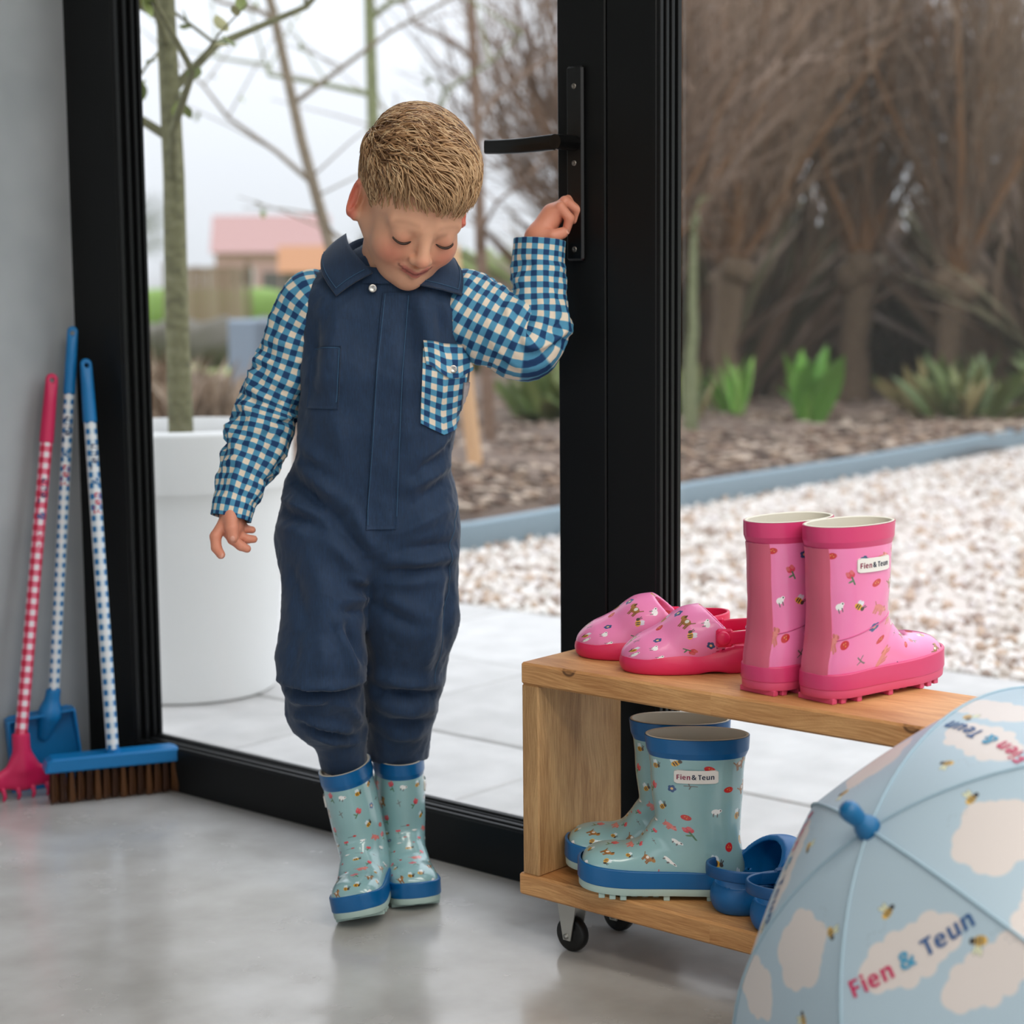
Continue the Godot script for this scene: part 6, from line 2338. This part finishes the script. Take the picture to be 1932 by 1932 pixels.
		part("collar_stitching", cs.mesh(true), stitch, cl)
	var stand := MB.new()
	var rr := []
	for lv in [[0.905, 0.060, 0.0], [0.935, 0.058, 0.0], [0.962, 0.060, -0.004], [0.966, 0.058, -0.004], [0.960, 0.0565, -0.004], [0.920, 0.055, 0.0]]:
		var ring := []
		for s in 40:
			var g := -TAU * s / 40
			var back := 0.5 - 0.5 * sin(-g)
			ring.append(Vector3(0.016 + cos(g) * lv[1] * 1.02, lerpf(0.905, lv[0], 0.35 + 0.65 * back) + 0.008 * back, -0.022 - sin(g) * lv[1] * 0.94 + lv[2]))
		rr.append(ring)
	add_loft(stand, rr, true, 0.3)
	part("collar_stand", stand.mesh(true), denim, t)

	# --- his own boots
	for q in [[Vector3(-0.020, 0.0085, -0.082), Vector3(0, deg_to_rad(-8), deg_to_rad(11.0)), -1.0], [Vector3(0.026, 0.0, -0.155), Vector3(0, deg_to_rad(8), deg_to_rad(1.5)), 1.0]]:
		var o := MeshInstance3D.new()
		o.name = numbered("rain_boot", t)
		t.add_child(o)
		assemble_boot(o, "blue", q[2])
		o.transform = Transform3D(Basis.from_euler(q[1]).scaled(Vector3.ONE * 0.93), q[0])


func denim_mat() -> StandardMaterial3D:
	if mats.has("denim"): return mats["denim"]
	var s := 512
	var im := Image.create(s, s, false, Image.FORMAT_RGB8)
	var n := FastNoiseLite.new()
	n.seed = 4
	n.frequency = 1.0
	for y in s:
		for x in s:
			var slub := n.get_noise_2d(x * 0.16, y * 0.010)
			var slub2 := n.get_noise_2d(x * 0.45 + 300.0, y * 0.035)
			var tw := 0.5 + 0.5 * sin((x + y) * TAU / 4.0)
			var f := clampf(0.45 + 0.30 * slub + 0.22 * slub2 + 0.10 * (tw - 0.5), 0.0, 1.0)
			im.set_pixel(x, y, Color(0.02, 0.105, 0.19).lerp(Color(0.12, 0.265, 0.42), f))
	var m := world_mat("denim", ImageTexture.create_from_image(im), 7.0, 0.78, null, true)
	m.rim_enabled = true
	m.rim = 0.3
	m.rim_tint = 0.9
	return m


# Short fair hair: a close cap and many combed locks, longest at the fringe.
func build_hair(t: Node3D, hf: Field, xf: Transform3D) -> void:
	var cap := Field.new()
	cap.slack = 1.8
	cap.ball(Vector3(0, 0.026, -0.014), Vector3(0.0765, 0.0865, 0.0915), 0.01)
	cap.ball(Vector3(0.004, 0.062, 0.020), Vector3(0.058, 0.046, 0.062), 0.02)
	cap.cut_ball(Vector3(0.006, -0.062, 0.098), Vector3(0.082, 0.102, 0.078), 0.006)
	cap.cut_plane(Vector3(0, -0.052, -0.05), Vector3(0, -1, 0.28), 0.01)
	for s in [-1.0, 1.0]:
		cap.cut_ball(Vector3(s * 0.086, -0.028, 0.002), Vector3(0.026, 0.036, 0.026), 0.008)
	var cm := nets(cap, Vector3(-0.086, -0.085, -0.112), Vector3(0.086, 0.120, 0.092), 0.0034)
	var hair := MB.new()
	hair.colored = true
	var brown := Color(0.40, 0.28, 0.19).srgb_to_linear()
	var gold := Color(0.74, 0.57, 0.40).srgb_to_linear()
	var pale := Color(0.90, 0.79, 0.63).srgb_to_linear()
	cm.colored = true
	for p in cm.p: cm.c.append(brown.lerp(gold, 0.45 + 0.5 * hash1(p.x * 900.0 + p.y * 700.0)))
	hair.append(cm, xf)
	var rng := RandomNumberGenerator.new()
	rng.seed = 17
	var tuft := MB.new()
	tuft.colored = true
	var made := 0
	var tries := 0
	while made < 4000 and tries < 30000:
		tries += 1
		var d := Vector3(rng.randfn(), rng.randfn(), rng.randfn()).normalized()
		if d.y < -0.45: continue
		var p := Vector3(0, 0.026, -0.014) + d * 0.12
		for k in 16:
			p -= d * cap.val(p) * 0.85
		if absf(cap.val(p)) > 0.002: continue
		var n := grad(cap, p)
		if p.y < 0.0 and p.z > 0.02: continue
		var top := smoothstep(0.035, 0.075, p.y)
		var front := smoothstep(0.02, 0.065, p.z)
		var flow := Vector3(0.9, 0.0, 0.55) * top + Vector3(0.12 * signf(p.x), -1.0, 0.55) * (1.0 - top) + Vector3(0.25, -0.9, 0.25) * front * (1.0 - 0.3 * top)
		flow = (flow - n * flow.dot(n)).normalized()
		flow = flow.rotated(n, 0.35 * sin(p.x * 70.0 + p.z * 45.0) + rng.randf_range(-0.22, 0.22))
		var L := lerpf(0.014, 0.036, top) * rng.randf_range(0.8, 1.25)
		L = maxf(L, front * rng.randf_range(0.022, 0.050) * smoothstep(-0.07, -0.02, -absf(p.x) + 0.02))
		var lift := lerpf(0.0012, 0.0080, top) + 0.004 * front
		var wv := rng.randf() * TAU
		var side := n.cross(flow)
		var pts := []
		var rad := []
		var w := rng.randf_range(0.0007, 0.0013) * lerpf(0.75, 1.2, maxf(top, front))
		var q := p - n * 0.001
		for k in 7:
			var f := k / 6.0
			pts.append(xf * (q + n * lift * sin(PI * minf(f * 0.75, 0.62)) + side * lerpf(0.0014, 0.0034, top) * sin(wv + f * 5.5)))
			rad.append(w * (1.0 - 0.82 * f * f))
			q += flow * L / 6.0
			# keep to the scalp
			var dd := cap.val(q)
			if q.z < 0.055 or q.y > 0.055: q -= n * dd * 0.9
			n = grad(cap, q) if k % 2 == 0 else n
			flow = (flow - n * flow.dot(n)).normalized()
			if q.z > 0.05 and q.y < 0.07: flow = (flow + Vector3(0.02, -0.25, 0.02)).normalized()
		var b := tuft.p.size()
		add_tube(tuft, pts, rad, 4)
		var tone := rng.randf()
		var col := brown.lerp(gold, clampf(tone * 1.5, 0.0, 1.0)).lerp(pale, clampf(tone * 2.0 - 1.2, 0.0, 0.8))
		if front > 0.5: col = col.lerp(gold.lerp(pale, 0.35), 0.5)
		for k in range(b, tuft.p.size()): tuft.c[k] = col
		made += 1
	hair.append(tuft)
	var m := tinted("fair_hair", 0.5)
	part("hair", hair.mesh(), m, t)
